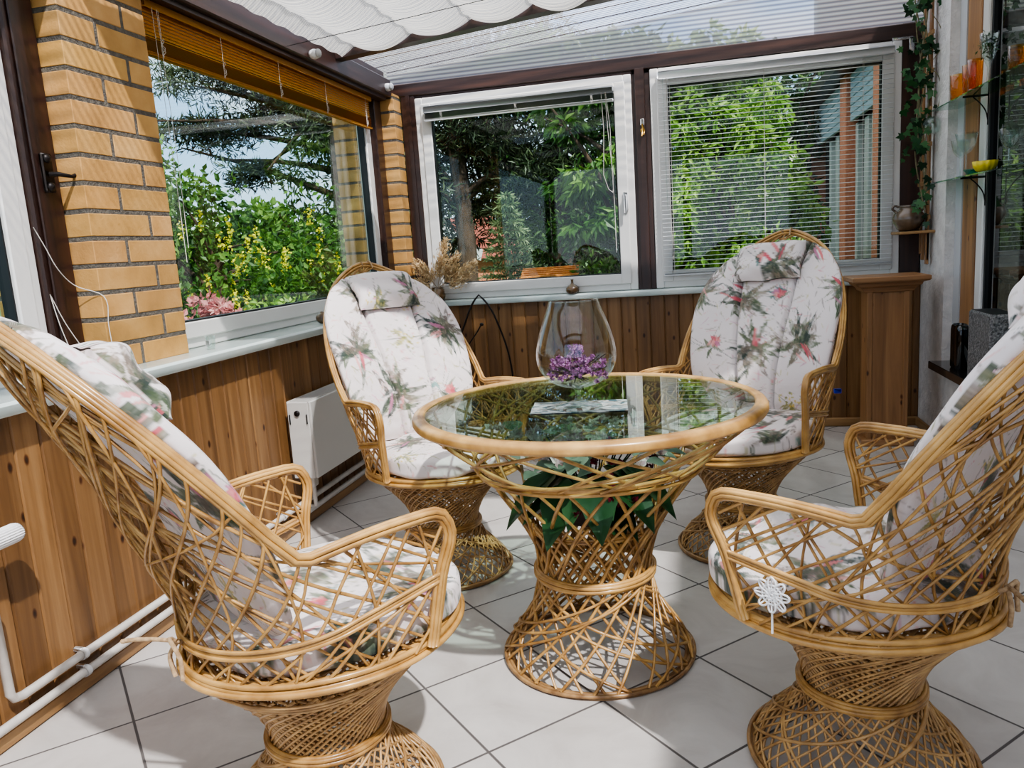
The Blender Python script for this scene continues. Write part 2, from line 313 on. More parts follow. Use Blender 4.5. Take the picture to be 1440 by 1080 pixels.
M['leaf_mid']=leafmat('leaf_mid',[(34,64,28),(66,104,42),(120,152,70)],.4)
M['needle']=leafmat('needle',[(28,38,26),(52,66,42),(98,108,78)],.15)
M['spruce']=leafmat('spruce',[(66,90,62),(106,130,88),(164,180,132)],.15)
M['ivy']=leafmat('ivy_leaf',[(20,46,26),(40,84,46),(86,130,84)],.2,.3)
M['pink_leaf']=leafmat('pink_leaf',[(120,60,66),(190,110,116),(226,170,170)],.35)
M['yellow_fl']=leafmat('yellow_bloom',[(190,180,30),(232,220,50),(250,240,110)],.4)
M['purple_fl']=leafmat('purple_bloom',[(120,60,110),(168,104,158),(212,160,204)],.3)
M['pampas']=leafmat('pampas',[(172,144,106),(214,186,144),(240,220,182)],.3,.8)
M['white_fl']=leafmat('white_bloom',[(210,180,190),(232,222,220),(250,246,240)],.4)
M['red_fl']=leafmat('dark_red_bloom',[(50,10,20),(100,22,40),(140,40,60)],.3)
M['plant']=leafmat('plant_leaf',[(22,44,28),(38,74,42),(72,108,66)],.25,.3)
M['cyclamen']=leafmat('grey_leaf',[(84,102,88),(126,142,124),(172,180,162)],.2,.4)
M['bark']=mat('bark',(84,64,52),.95,noise=(46,36,30),nscale=14,bump=1,bscale=24,stretch=(1,1,.3))
M['grass']=mat('lawn',(84,112,52),.9,noise=(52,78,34),nscale=4,bump=.6,bscale=40)
M['redbrick']=mat('house_redbrick',(238,156,124),.9,noise=(214,128,100),nscale=30,bump=.3,bscale=50)
M['redroof']=mat('red_roof',(150,80,68),.85,noise=(112,56,50),nscale=9)
M['gablewhite']=mat('white_wall',(214,214,220),.85)
M['siding']=mat('blue_grey_siding',(176,190,202),.6)
M['orange']=mat('orange_timber',(206,128,56),.6,noise=(176,98,40),nscale=20)
# ------------------------------------------------------------------ camera
yaw,pitch,roll,fl=0.23368118,0.17011933,0.06731712,1102.145
fv=Vector((-math.sin(yaw)*math.cos(pitch),math.cos(yaw)*math.cos(pitch),-math.sin(pitch)))
r0=fv.cross(Vector((0,0,1))).normalized();d0=fv.cross(r0)
rv=r0*math.cos(roll)+d0*math.sin(roll);dv=-r0*math.sin(roll)+d0*math.cos(roll)
cam=bpy.data.objects.new('camera',bpy.data.cameras.new('camera'));COL.objects.link(cam)
mt=Matrix.Identity(4)
for i in range(3): mt[i][0]=rv[i];mt[i][1]=-dv[i];mt[i][2]=-fv[i]
mt[2][3]=H;cam.matrix_world=mt;cam.data.sensor_width=36;cam.data.lens=36*fl/1440;cam.data.clip_start=.02;cam.data.clip_end=400;SC.camera=cam
# ------------------------------------------------------------------ room shell
XL=-1.675;YB=4.677;XR=1.207;Y0=-1.3;ZS=.835
b=MB().box(-2.0,1.9,Y0-.1,4.9,-.12,0);struct(b.build('floor',M['tile'],smooth=False))
def panel(a0,a1,z0,z1,board=.0835,depth=.10,g=.011,gd=.008):
    """tongue-and-groove front profile as (along, outward) points"""
    pts=[];k=math.floor(a0/board);a=a0
    while a<a1-1e-6:
        e=min((math.floor(a/board+1e-6)+1)*board,a1);pts+=[(a,-gd),(a+g/2,0),(e-g/2,0),(e,-gd)];a=e
    return pts
def wall_panel(name,axis,face,a0,a1,z0,z1,m):
    P=panel(a0,a1,z0,z1);V=[]
    for z in(z0,z1):
        for a,o in P:V.append((face+o,a,z) if axis==0 else (a,face-o,z))
    n=len(P);F=[[i,i+1,n+i+1,n+i] for i in range(n-1)]
    mb=MB();mb.add(V,[np.array(F)])
    if axis==0: mb.box(face-.12,face-.006,a0,a1,z0,z1)
    else: mb.box(a0,a1,face+.006,face+.12,z0,z1)
    return struct(mb.build(name,m,smooth=False))
wall_panel('wall_left',0,XL,Y0,YB,0,.80,M['pine_wall'])
wall_panel('wall_back',1,YB,XL,XR,0,.80,M['pine_wallx'])
struct(MB().box(XL,XL+.022,Y0,YB-.02,0,.045,bev=.006).build('baseboard_left',M['pine_y'],smooth=False))
struct(MB().box(XL,XR,YB-.022,YB,0,.05,bev=.006).build('baseboard_back',M['pine_x'],smooth=False))
struct(MB().box(XR-.02,XR,3.2,YB-.022,0,.05,bev=.006).build('baseboard_right',M['pine_y'],smooth=False))
# sills
def sill(name,x0,x1,y0,y1): return struct(MB().box(x0,x1,y0,y1,.80,ZS,bev=.008).build(name,M['sill'],smooth=True,autosmooth=50))
sill('trim_1',-1.93,-1.622,Y0,1.99);sill('trim_2',-1.93,-1.622,1.995,4.62);sill('trim_3',-1.93,XR-.005,4.622,4.9)
# bricks
def brick_pier(mb,x0,x1,y0,y1,z0,z1,seed=1,c=.0813,lng=.24,sh=.115):
    rg=random.Random(seed);mb.box(x0+.002,x1-.002,y0+.002,y1-.002,z0,z1,mi=1);j=.0145;z=z0;k=0
    while z<z1-.01:
        zt=min(z+c-j,z1)
        def tone():
            t=rg.uniform(.86,1.06);return (t,t*rg.uniform(.97,1.02),t*rg.uniform(.92,1.04))
        a=y0;first=True
        while a<y1-.005:
            L=.24 if not first else (.155 if k%2==0 else .281)
            e=min(a+L,y1)
            if y1-e<.05:e=y1
            xs=[(x0,x1)] if x1-x0<.26 else [(x0,(x0+x1)/2-.005),((x0+x1)/2+.005,x1)]
            for q0,q1 in xs: mb.box(q0,q1,a,e-(j if e<y1 else 0),z,zt,mi=0,bev=.0018,col=tone())
            a=e;first=False
        z+=c;k+=1
    return mb
mb=MB();brick_pier(mb,-1.90,-1.744,2.048,2.432,ZS,2.30,3);brick_pier(mb,-2.02,-1.905,1.95,2.432,-.3,2.2,5);struct(mb.build('wall_left_pier',[M['brick'],M['mortar']],smooth=False))
mb=MB();brick_pier(mb,-1.84,-1.695,4.582,4.70,ZS,2.07,9);brick_pier(mb,-2.02,-1.875,4.42,4.8,-.3,2.1,12);struct(mb.build('wall_corner_pier',[M['brick'],M['mortar']],smooth=False))
# outer skirts so no light leaks under the windows
struct(MB().box(-1.95,-1.80,Y0,4.9,-.3,.80).box(-1.95,1.4,4.80,4.9,-.3,.80).build('wall_outer',M['mortar'],smooth=False))
# dark posts
def post(name,x0,x1,y0,y1,z0,z1,m='dark_z',bev=.004): return struct(MB().box(x0,x1,y0,y1,z0,z1,bev=bev).build(name,M[m],smooth=False))
struct(MB().box(-1.90,-1.82,1.925,2.045,ZS,2.2,bev=.006).box(-1.82,-1.812,1.945,1.985,ZS,2.2,bev=.003).build('trim_post_left',M['dark_z'],smooth=False))
post('trim_post_corner',-1.86,-1.775,4.475,4.575,ZS,2.08)
struct(MB().box(-1.69,-1.60,4.69,4.80,ZS,2.08,bev=.004).box(-1.655,-1.63,4.684,4.69,ZS,2.07).build('trim_post_back',M['dark_z'],smooth=False))
struct(MB().box(-.312,-.207,4.70,4.80,ZS,2.07,bev=.004).box(-.292,-.238,4.682,4.70,ZS,2.07,bev=.003).build('trim_post_middle',M['dark_z'],smooth=False))
post('trim_post_right',1.096,1.20,4.69,4.80,ZS,2.14)
struct(MB().box(-1.80,1.21,4.685,4.80,2.064,2.137,bev=.004).box(-1.60,1.10,4.70,4.8,2.045,2.064).build('trim_beam_back',M['dark_x'],smooth=False))
struct(MB().box(-1.86,-1.70,Y0,4.58,2.045,2.145,bev=.005).box(-1.86,-1.745,Y0,4.60,2.145,2.20,bev=.004).box(-1.84,-1.725,Y0,4.55,2.028,2.045).build('trim_beam_left',M['dark_y'],smooth=False))
# roof
RZ=lambda x:2.35+.0816*x
def slab(mb,x0,x1,y0,y1,dz0,dz1,mi=None):
    V=[(x,y,RZ(x)+d) for x in(x0,x1) for y in(y0,y1) for d in(dz0,dz1)]
    return mb.add(V,[np.array([[0,1,3,2],[4,6,7,5],[0,4,5,1],[2,3,7,6],[0,2,6,4],[1,5,7,3]])],mi)
mb=MB();mb.add([(-1.95,Y0,RZ(-1.95)),(1.5,Y0,RZ(1.5)),(1.5,4.82,RZ(1.5)),(-1.95,4.82,RZ(-1.95))],[np.array([[0,1,2,3]])]);struct(mb.build('ceiling',M['roof'],smooth=False))
mb=MB();mb.add([(-1.78,4.74,2.137),(1.22,4.74,2.137),(1.22,4.74,RZ(1.22)),(-1.78,4.74,RZ(-1.78))],[np.array([[0,1,2,3]])]);struct(mb.build('window_gable',M['gable'],smooth=False))
for i,y in enumerate((3.83,2.4,.9,-.6)):
    mb=MB();slab(mb,-1.75,1.3,y,y+.07,-.105,-.002);struct(mb.build('trim_rafter_%d'%(i+1),M['dark_x'],smooth=False))
mb=MB()
for y in(4.17,4.33,4.50,4.66):mb.tube([(x,y,RZ(x)-.004) for x in(-1.75,1.3)],.0025,5)
struct(mb.build('trim_roof_seam',M['dark_x']))
# right wall: stucco with a recessed house window
mb=MB();mb.box(XR,1.9,4.28,4.9,-.1,2.6);mb.box(XR,1.45,Y0,4.28,-.1,.40);mb.box(XR,1.45,Y0,2.2,.40,2.6);mb.box(XR,1.45,2.2,4.28,2.3,2.6)
struct(mb.build('wall_right',M['stucco'],smooth=False))
struct(MB().box(1.128,1.262,2.3,4.215,.398,.436,bev=.003).build('trim_granite_sill',M['granite'],smooth=False))
mb=MB();mb.box(1.255,1.33,4.02,4.19,.42,2.3,mi=0,bev=.004);mb.box(1.262,1.33,3.945,4.02,.42,2.3,mi=1,bev=.006);mb.box(1.262,1.33,2.2,4.02,.42,.50,mi=1,bev=.006);mb.box(1.275,1.33,3.925,3.945,.50,2.3,mi=2);mb.box(1.25,1.32,4.19,4.28,.42,2.3,mi=3)
w=struct(mb.build('window_4',[M['pine_col'],M['pvc'],M['gasket'],M['pvc_dim']],smooth=False))
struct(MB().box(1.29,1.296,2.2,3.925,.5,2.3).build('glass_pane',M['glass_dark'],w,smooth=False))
# rooms beyond that window
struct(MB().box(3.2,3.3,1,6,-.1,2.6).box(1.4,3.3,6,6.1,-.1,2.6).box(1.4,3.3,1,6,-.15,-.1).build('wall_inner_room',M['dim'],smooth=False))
V=np.zeros((60,2,3))
for i in range(60):
    y=3.35+.62*i/59
    if 1: V[i,:,0]=1.46+.02*math.sin(i*.9);V[i,:,1]=3.55+.5*i/59;V[i,0,2]=.75;V[i,1,2]=2.5
tag(MB().grid(V).build('curtain',M['curtain']),'brown pleated curtain hanging behind the dark house window','curtain')
tag(MB().box(1.62,1.9,3.5,3.9,.7,1.0,bev=.03).build('storage_tub',M['yellow']),'yellow tub standing inside the house behind the window','tub')
# front end wall
struct(MB().box(-1.95,1.45,Y0-.1,Y0,-.1,.84).build('wall_front',M['pine_wallx'],smooth=False))
struct(MB().box(-1.95,1.45,Y0-.1,Y0,2.1,2.44).box(-1.95,-1.8,Y0-.1,Y0,.84,2.1).box(-.1,.0,Y0-.1,Y0,.84,2.1).build('trim_front_frame',M['dark_x'],smooth=False))
# ------------------------------------------------------------------ windows
def frame_rect(mb,fx,a0,a1,z0,z1,w,d0,d1,mi=0,bev=.004):
    """four members; fx(a,d,z)->box coords"""
    for q in((a0,a0+w,z0,z1),(a1-w,a1,z0,z1),(a0+w,a1-w,z0,z0+w),(a0+w,a1-w,z1-w,z1)):fx(mb,q[0],q[1],d0,d1,q[2],q[3],mi,bev)
def fX(mb,a0,a1,d0,d1,z0,z1,mi,bev):mb.box(a0,a1,d0,d1,z0,z1,mi=mi,bev=bev)
def fY(mb,a0,a1,d0,d1,z0,z1,mi,bev):mb.box(-d1,-d0,a0,a1,z0,z1,mi=mi,bev=bev)
def window(name,fx,a0,a1,z0,z1,face,outerw=.045,sashw=.06,handle=None):
    """face: depth of the sash face; deeper is outward"""
    mb=MB();frame_rect(mb,fx,a0,a1,z0,z1,outerw,face+.012,face+.08)
    o=struct(mb.build(name,M['pvc'],smooth=True,autosmooth=40))
    mb=MB();i=outerw-.008;frame_rect(mb,fx,a0+i,a1-i,z0+i,z1-i,sashw,face,face+.06);mb.build('sash',M['pvc'],o,smooth=True,autosmooth=40)
    g=i+sashw;mb=MB();frame_rect(mb,fx,a0+g-.002,a1-g+.002,z0+g-.002,z1-g+.002,.008,face+.012,face+.05,bev=0);mb.build('gasket',M['gasket'],o,smooth=False)
    g+=.004;mb=MB();fx(mb,a0+g,a1-g,face+.035,face+.041,z0+g,z1-g,0,0);mb.build('glass_pane',M['glass'],o,smooth=False);return o
w1=window('window_1',fX,-1.600,-.312,ZS+.002,2.045,4.675)
w2=window('window_2',fX,-.207,1.096,ZS+.002,2.058,4.675)
w3=window('window_3',fY,2.28,4.475,ZS+.002,2.03,1.80)
w5=window('window_5',fY,-1.2,1.925,ZS+.002,2.03,1.825)
# handle of window 1
hb=MB();hb.box(-.378,-.352,4.66,4.676,1.29,1.40,bev=.004);hb.box(-.374,-.356,4.635,4.665,1.365,1.385,bev=.004);hb.box(-.374,-.356,4.632,4.647,1.275,1.385,bev=.006);hb.build('window_handle',M['pvc_dim'],w1)
# ------------------------------------------------------------------ blinds
def blind_slats(mb,fx,a0,a1,z0,z1,n,w,dc,tilt,mi=0):
    for i in range(n):
        z=z1-(z1-z0)*(i+.5)/n;k=5;t=np.linspace(-1,1,k);dd=dc+w/2*t*math.cos(tilt);zz=z+w/2*t*math.sin(tilt)+.0022*(1-t*t)
        if fx=='X':V=np.stack([np.stack([np.full(k,a),dd,zz],-1) for a in(a0,a1)])
        else:V=np.stack([np.stack([-dd,np.full(k,a),zz],-1) for a in(a0,a1)])
        mb.grid(V,mi=mi)
bl=thing('venetian_blind','white slatted blind fully lowered over the right back window, slats open','blind',(.445,4.63,2.0))
def bpart(mb,name,m,par,smooth=True):
    o=mb.build(name,m,smooth=smooth);o.parent=par;o.matrix_parent_inverse=Matrix.Translation(-Vector(par.location));return o
bpart(MB().box(-.165,1.055,4.625,4.665,1.985,2.03,bev=.008),'headrail',M['slat'],bl)
mb=MB();blind_slats(mb,'X',-.160,1.052,.925,1.975,43,.021,4.648,.02);bpart(mb,'slats',M['slat'],bl)
bpart(MB().box(-.16,1.052,4.636,4.66,.905,.92,bev=.004),'bottom_rail',M['slat'],bl)
for x in(-.10,.40,.90):
    mb=MB()
    for y in(4.634,4.662):mb.tube([(x,y,1.99),(x,y,.915)],.0008,4)
    bpart(mb,'ladder_cord',M['cord'],bl)
bpart(MB().tube([(-.135,4.62,1.99),(-.13,4.618,1.45),(-.128,4.62,1.28)],.0022,5),'tilt_wand',M['glass_clear'],bl)
mb=MB();mb.tube([(-.115,4.622,1.99),(-.11,4.62,1.2),(-.105,4.62,1.02)],.0015,4);mb.ball((-.105,4.62,1.01),(.006,.006,.012),8);bpart(mb,'lift_cord',M['cord'],bl)
bl=thing('venetian_blind','silver slatted blind pulled up into a stack on the left back window','blind',(-.95,4.63,1.97))
bpart(MB().box(-1.535,-.405,4.625,4.665,1.945,1.985,bev=.008),'headrail',M['slat_grey'],bl)
mb=MB();blind_slats(mb,'X',-1.53,-.41,1.918,1.944,11,.026,4.645,.02);bpart(mb,'slats',M['slat_grey'],bl)
bpart(MB().box(-1.53,-.41,4.632,4.66,1.90,1.916,bev=.004),'bottom_rail',M['slat'],bl)
for x in(-1.42,-.97,-.53):
    mb=MB()
    for k in range(4):
        a=random.uniform(0,6);mb.tube([(x+.006*math.cos(a+t*5+k),4.622-.004*math.sin(t*4),1.945-.04*t) for t in np.linspace(0,1,7)],.0009,4)
    bpart(mb,'ladder_cord',M['cord'],bl)
mb=MB()
for dx in(0,.022):mb.tube([(-.475+dx,4.62,1.95),(-.468+dx,4.615,1.75),(-.48+dx*2.4,4.615,1.5),(-.455+dx*1.2,4.613,1.42),(-.432,4.615,1.40)],.0016,5)
mb.tube([(-.432,4.615,1.52),(-.425,4.615,1.35),(-.425,4.615,1.06)],.0016,5);mb.tube([(-.45,4.62,1.95),(-.432,4.615,1.75),(-.432,4.615,1.52),(-.425,4.615,1.35)],.0014,5)
bpart(mb,'lift_cord',M['cord'],bl)
bl=thing('venetian_blind','amber slatted blind half gathered at the top of the left wall window','blind',(-1.76,3.46,2.0))
bpart(MB().box(-1.80,-1.757,2.462,4.40,2.0,2.026,bev=.003),'headrail',M['amber'],bl)
mb=MB();blind_slats(mb,'Y',2.465,4.395,1.905,2.0,8,.0165,1.777,.95);bpart(mb,'slats',M['amber'],bl)
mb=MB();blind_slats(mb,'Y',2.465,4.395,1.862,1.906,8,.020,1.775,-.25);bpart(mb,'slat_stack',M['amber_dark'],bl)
bpart(MB().box(-1.79,-1.762,2.465,4.395,1.848,1.860,bev=.003),'bottom_rail',M['amber'],bl)
for y in(2.53,2.90,3.34,3.80,4.30):
    mb=MB();mb.tube([(-1.755,y,2.0),(-1.756,y,1.85)],.0012,4)
    for k in range(2):mb.tube([(-1.752+.003*math.cos(t*9+k),y+.006*math.sin(t*11+2*k),1.91-.06*t) for t in np.linspace(0,1,9)],.0010,4)
    bpart(mb,'ladder_cord',M['cord'],bl)
mb=MB();mb.tube([(-1.75,2.49,2.0),(-1.748,2.495,1.5),(-1.752,2.50,1.15)],.0011,4);mb.tube([(-1.75,2.515,2.0),(-1.748,2.52,1.5),(-1.752,2.52,1.2)],.0011,4)
bpart(mb,'lift_cord',M['cord'],bl)
# ------------------------------------------------------------------ pleated sail under the roof
nx,ny=260,60;xs=np.linspace(-1.66,1.2,nx);ys=np.linspace(2.05,3.822,ny);X,Y=np.meshgrid(xs,ys,indexing='ij')
ph=(X+1.59)/.30
hang=np.abs(np.sin(PI*ph))**.8
Z=RZ(X)-.064-.062*hang*(.85+.15*np.sin(Y*2.1+X*3))-.004*np.sin(Y*37+3*np.sin(X*5))
o=tag(MB().grid(np.stack([X,Y,Z],-1)).build('roof_shade',M['sail']),'white crinkled sun shade cloth hanging in swags under the roof','shade cloth')
mb=MB()
for k in range(-1,10):
    x=-1.59+.30*k
    if -1.66<x<1.2:mb.tube([(x,2.05,RZ(x)-.055),(x,3.825,RZ(x)-.055)],.004,6)
mb.build('batten',M['pvc_dim'],o)
mb=MB()
for y in(3.33,):mb.tube([(x,y,RZ(x)-.155) for x in(-1.7,1.2)],.0016,5)
tag(mb.build('tension_wire',M['black']),'thin dark wire stretched under the white shade cloth','wire')
mb=MB()
for nme,(x,y,z) in (('far',(-1.69,4.50,2.088)),('near',(-1.675,3.545,2.066))):
    t=thing('wire_holder','white round wire holder on the dark beam, %s'%('above the corner brick pier' if nme=='far' else 'below the edge of the shade cloth'),'wire holder',(x,y,z))
    MB().ball((0,0,0),(.028,.026,.022),16).build('body',M['white'],t);MB().ball((.024,-.008,0),(.014,.02,.02),12).build('cap',M['pvc_dim'],t)
# ------------------------------------------------------------------ RATTAN CHAIR
C_=(-.1313,.6353);T_=(-.5026,1.1079);A_=(.1055,.2752,.409);B_=(.1463,.3073,.6472)
def cub(x,xs,ys):
    x=np.asarray(x,float);xs=np.array(xs,float);ys=np.array(ys,float);h=np.diff(xs);m=np.diff(ys)/h;d=np.zeros(len(xs));d[1:-1]=(m[:-1]*h[1:]+m[1:]*h[:-1])/(h[1:]+h[:-1]);d[0]=m[0];d[-1]=m[-1]
    i=np.clip(np.searchsorted(xs,x)-1,0,len(h)-1);t=(x-xs[i])/h[i]
    return (2*t**3-3*t**2+1)*ys[i]+(t**3-2*t**2+t)*h[i]*d[i]+(-2*t**3+3*t**2)*ys[i+1]+(t**3-t**2)*h[i]*d[i+1]
def rim_uv(z):
    s=np.clip((z-C_[1])/(T_[1]-C_[1]),0,1);u=C_[0]+(T_[0]-C_[0])*s+.021*s*(1-s);v=np.sqrt(np.clip(1-s**2,0,1))*cub(s,[0,.4,.7,.9,1],[.2926,.305,.304,.28,.23]);return u,v
def spine_u(z): return cub(z,[.39,.5,.64,.8,.95,1.1079],[-.245,-.248,-.298,-.357,-.435,-.5026])
def section(z):
    z=np.asarray(z,float);f=np.clip((z-.39)/(.6353-.39),0,1);ur,vr=rim_uv(z)
    ue=np.where(z<C_[1],.0226+(C_[0]-.0226)*f,ur);w=np.where(z<C_[1],.272+(.2926-.272)*f,vr);return ue,w,spine_u(z)
def peri(z):
    ue,w,us=section(z);D=ue-us;return PI/2*np.sqrt((D*D+w*w)/2)
def front_len(z):
    ue,w,us=section(z);ff=np.clip((z-.409)/(.6472-.409),0,1);uf=A_[0]+(B_[0]-A_[0])*ff;return np.where(z<.65,np.maximum(uf-ue,0),0)
def shell_pt(x,z,off=0.):
    """x: signed distance round the shell from the spine, z height; returns point"""
    ue,w,us=section(z);Pm=peri(z);ph=np.clip(np.abs(x)/np.maximum(Pm,1e-4),0,1)*PI/2;D=ue-us
    ex=np.maximum(np.abs(x)-Pm,0);u=ue-D*np.cos(ph)+ex;v=w*np.sin(ph)
    ff=np.clip((z-.409)/(.6472-.409),0,1);vf=A_[1]+(B_[1]-A_[1])*ff;L=np.maximum(front_len(z),1e-3);v=v+np.clip(ex/L,0,1)*(vf-w)
    nu=-np.cos(ph);nv=np.sin(ph);return np.stack([u+off*nu,np.sign(x)*(v+off*nv),z+0*u],-1)
def bundle(mb,P,offs,r,closed=False,sides=6,lat=None,jit=0.):
    """several canes side by side; offs in (a,b) of the local frame, lat = preferred direction per point"""
    P=np.asarray(P,float);T=(np.roll(P,-1,0)-np.roll(P,1,0)) if closed else np.gradient(P,axis=0);T/=np.linalg.norm(T,axis=1)[:,None]+1e-9
    L=np.asarray(lat,float)*np.ones_like(P);L=L-T*(L*T).sum(1)[:,None];L/=np.linalg.norm(L,axis=1)[:,None]+1e-9;Bn=np.cross(T,L)
    n=len(P);t=np.linspace(0,2*PI,n)
    for k,(a,b) in enumerate(offs):
        ja=a+jit*np.sin(t*(2+k%3)+k*1.7);jb=b+jit*np.cos(t*(3+k%2)+k*2.3)
        mb.tube(P+L*ja[:,None]+Bn*jb[:,None] if hasattr(ja,'__len__') else P,r,sides,closed)
def ring(mb,R,z,offs,r,n=72,cx=0,jit=0.):
    a=np.linspace(0,2*PI,n,endpoint=False);P=np.stack([cx+R*np.cos(a),R*np.sin(a),0*a+z],1);bundle(mb,P,offs,r,True,lat=np.stack([np.cos(a),np.sin(a),0*a],1),jit=jit)
def lattice(mb,prof,N_,beta,r,jit=.0,seed=0,s0=0,s1=1,rad_off=0,sides=5,turns=None):
    """crossed canes running at a slant over a surface of revolution; prof = [(R,z)...]"""
    rg=random.Random(seed);prof=np.array(prof,float);seg=np.hypot(*np.diff(prof,axis=0).T);S=np.concatenate([[0],np.cumsum(seg)]);L=S[-1];t=np.linspace(s0*L,s1*L,20)
    R=cub(t,S,prof[:,0]);z=cub(t,S,prof[:,1]);ds=np.gradient(t);dth=np.tan(beta)*ds/np.maximum(R,.02);th=np.cumsum(dth)-dth[0]
    for sg in(1,-1):
        for i in range(N_):
            a=2*PI*(i+(.25 if sg>0 else 0)+rg.uniform(-jit,jit))/N_;k=1+rg.uniform(-jit,jit)*.25;q=a+sg*th*k;ro=R+rad_off+sg*r*.55
            mb.tube(np.stack([ro*np.cos(q),ro*np.sin(q),z],1),r*rg.uniform(.88,1.1),sides,caps=False)
OFF5=[(0,0),(.009,.006),(-.009,.006),(.008,-.006),(-.008,-.006)]
OFF4=[(0,.009),(0,-.009),(.008,0),(-.006,0)]
def smooth_path(P,n):
    P=np.array(P,float);d=np.concatenate([[0],np.cumsum(np.linalg.norm(np.diff(P,axis=0),axis=1))]);t=np.linspace(0,d[-1],n);return np.stack([cub(t,d,P[:,k]) for k in range(3)],1)
def pedestal_parts(root):
    mb=MB();ring(mb,.214,.010,[(0,0),(.009,.003),(-.008,.004),(.003,.011),(.013,-.003)],.0055,jit=.0015);mb.build('base_ring',M['rattan_dark'],root)
    low=[(.2165,.012),(.208,.035),(.186,.065),(.150,.10),(.124,.14),(.1128,.175)]
    up=[(.1128,.175),(.118,.21),(.134,.25),(.158,.285),(.188,.32),(.216,.35),(.236,.374)]
    mb=MB();lattice(mb,low,42,math.radians(33),.0029,.12,1);lattice(mb,low,9,math.radians(62),.0034,.5,5,rad_off=.004);lattice(mb,up,44,math.radians(47),.0029,.12,2)
    for k in range(7):ring(mb,.142+.0145*k,.286+.0135*k,[(.006,0)],.0032,jit=.004) if k>3 else None
    mb.build('pedestal_lattice',M['rattan_mid'],root)
    mb=MB();ring(mb,.121,.175,[(0,0),(0,.008),(0,-.008),(.004,.004),(.004,-.004)],.0052,jit=.0006);mb.build('waist_ring',M['rattan'],root)
def bucket_parts(root):
    P=[]
    mb=MB();ring(mb,.270,.392,[(.004,0),(-.006,.007),(.0,.012),(-.006,-.008),(.006,-.009),(.011,.006),(-.014,0)],.0062,cx=.0226,jit=.0016);P.append(mb.build('seat_ring',M['rattan_rim'],root))
    # seat base under the cushion
    mb=MB()
    for k in range(-8,9):
        v=k*.031;hw=math.sqrt(max(0,.262**2-v*v));mb.tube([(.0226-hw,v,.40),(.0226+hw,v,.40)],.004,5);mb.tube([(.0226+v,-hw,.407),(.0226+v,hw,.407)],.004,5)
    P.append(mb.build('seat_web',M['rattan_mid'],root))
    # rim: post, arm, arch
    n=26;zz=C_[1]+(T_[1]-C_[1])*np.sin(np.linspace(0,PI/2,n));u,v=rim_uv(zz);arch=np.stack([u,v,zz],1)
    def side(sg):
        post=[(A_[0],sg*A_[1],A_[2]-.012),(A_[0]+(B_[0]-A_[0])*.5+.004,sg*(A_[1]+.018),.53),(B_[0]+.003,sg*(B_[1]-.001),.622),(B_[0]-.012,sg*B_[1],.646),(B_[0]-.045,sg*B_[1],.652)]
        arm=[(.02,sg*.304,.650),(-.06,sg*.299,.643),(-.112,sg*.294,.636)]
        return post,arm
    po,ar=side(1);P1=smooth_path(po,16);P2=smooth_path([po[-1]]+ar,10)[1:]
    half=np.concatenate([P1,P2,[(C_[0]-.004,.293,.643)],arch[2:]]);mir=half[::-1].copy();mir[:,1]*=-1;full=np.concatenate([half,mir[1:]])
    # lateral direction: outward normal of the shell
    lat=np.zeros_like(full)
    for i,p in enumerate(full):
        c=np.array([max(p[0],-.05)*0+(-.05 if p[2]<.7 else -.25),0,p[2]]);d=p-c;d[2]=0
        if p[2]>.66: d=np.array([.62,0,.78]) if False else np.array([-.6*abs(0)+0,p[1],(p[2]-.80)*1.0])+np.array([-.25*(p[2]-.64)*2,0,0])
        else:d=np.array([0,p[1],0])
        lat[i]=d/(np.linalg.norm(d)+1e-9)
    mb=MB();bundle(mb,full,[(0,0),(.002,.0082),(.002,-.0082),(-.006,.004),(-.006,-.004),(.0065,.003),(.0065,-.0045)],.0049,lat=lat,jit=.0008);P.append(mb.build('arm_and_back_rim',M['rattan_rim'],root))
    # belt
    mb=MB();t=np.linspace(-1,1,60)
    for dz,do in((0,.004),(.008,.006),(-.006,.007)):
        pts=[]
        for q in t:
            z=.452+.075*abs(q)**1.6+dz;X=float(peri(z)+front_len(z));pts.append(shell_pt(np.array(q*X),np.array(z),do))
        mb.tube(np.array(pts),.0042,6)
    P.append(mb.build('belt_band',M['rattan_rim'],root))
    # shell canes: straight lines on the unrolled shell
    mb=MB();rg=random.Random(4)
    for fam,(slope,step) in enumerate(((1.12,.056),(-1.12,.056),(.34,.13),(-.34,.13),(2.7,.8),(-2.7,.8))):
        x0=-2.6
        while x0<2.6:
            j=rg.uniform(-.012,.012);sl=slope*(1+rg.uniform(-.10,.10));zt=np.linspace(.395,1.106,150);xt=x0+j+sl*(zt-.395)*1.0
            top=np.where(np.abs(xt)<peri(zt)+.0,1,0);lim=peri(zt)+np.where(zt<.640,front_len(zt),0);ins=(np.abs(xt)<lim)
            # split to runs
            run=[]
            for k in range(151):
                if k<150 and ins[k]:run.append(k)
                else:
                    if len(run)>5:
                        idx=np.array(run);Q=shell_pt(xt[idx],zt[idx],.0035*(1 if fam%2 else -1));keep=max(4,len(idx)//5);Q=Q[np.linspace(0,len(idx)-1,keep).astype(int)];mb.tube(Q,.0031*rg.uniform(.85,1.12),5,caps=False)
                    run=[]
            x0+=step
    P.append(mb.build('woven_shell',M['rattan'],root));return P
CHAIRS={1:((-.8867,2.5633,-.7343),(.02,-.0147,-.0389,.0009,.0003)),2:((-.7589,1.3473,.9036),(.0108,-.0449,.0021,.0026,.0133)),
        3:((.1505,2.8301,-2.0913),(-.0142,.0527,.0195,-.0017,-.0027)),4:((.3228,1.6394,2.5594),(-.0175,.0028,-.0007,-.0019,.0108))}
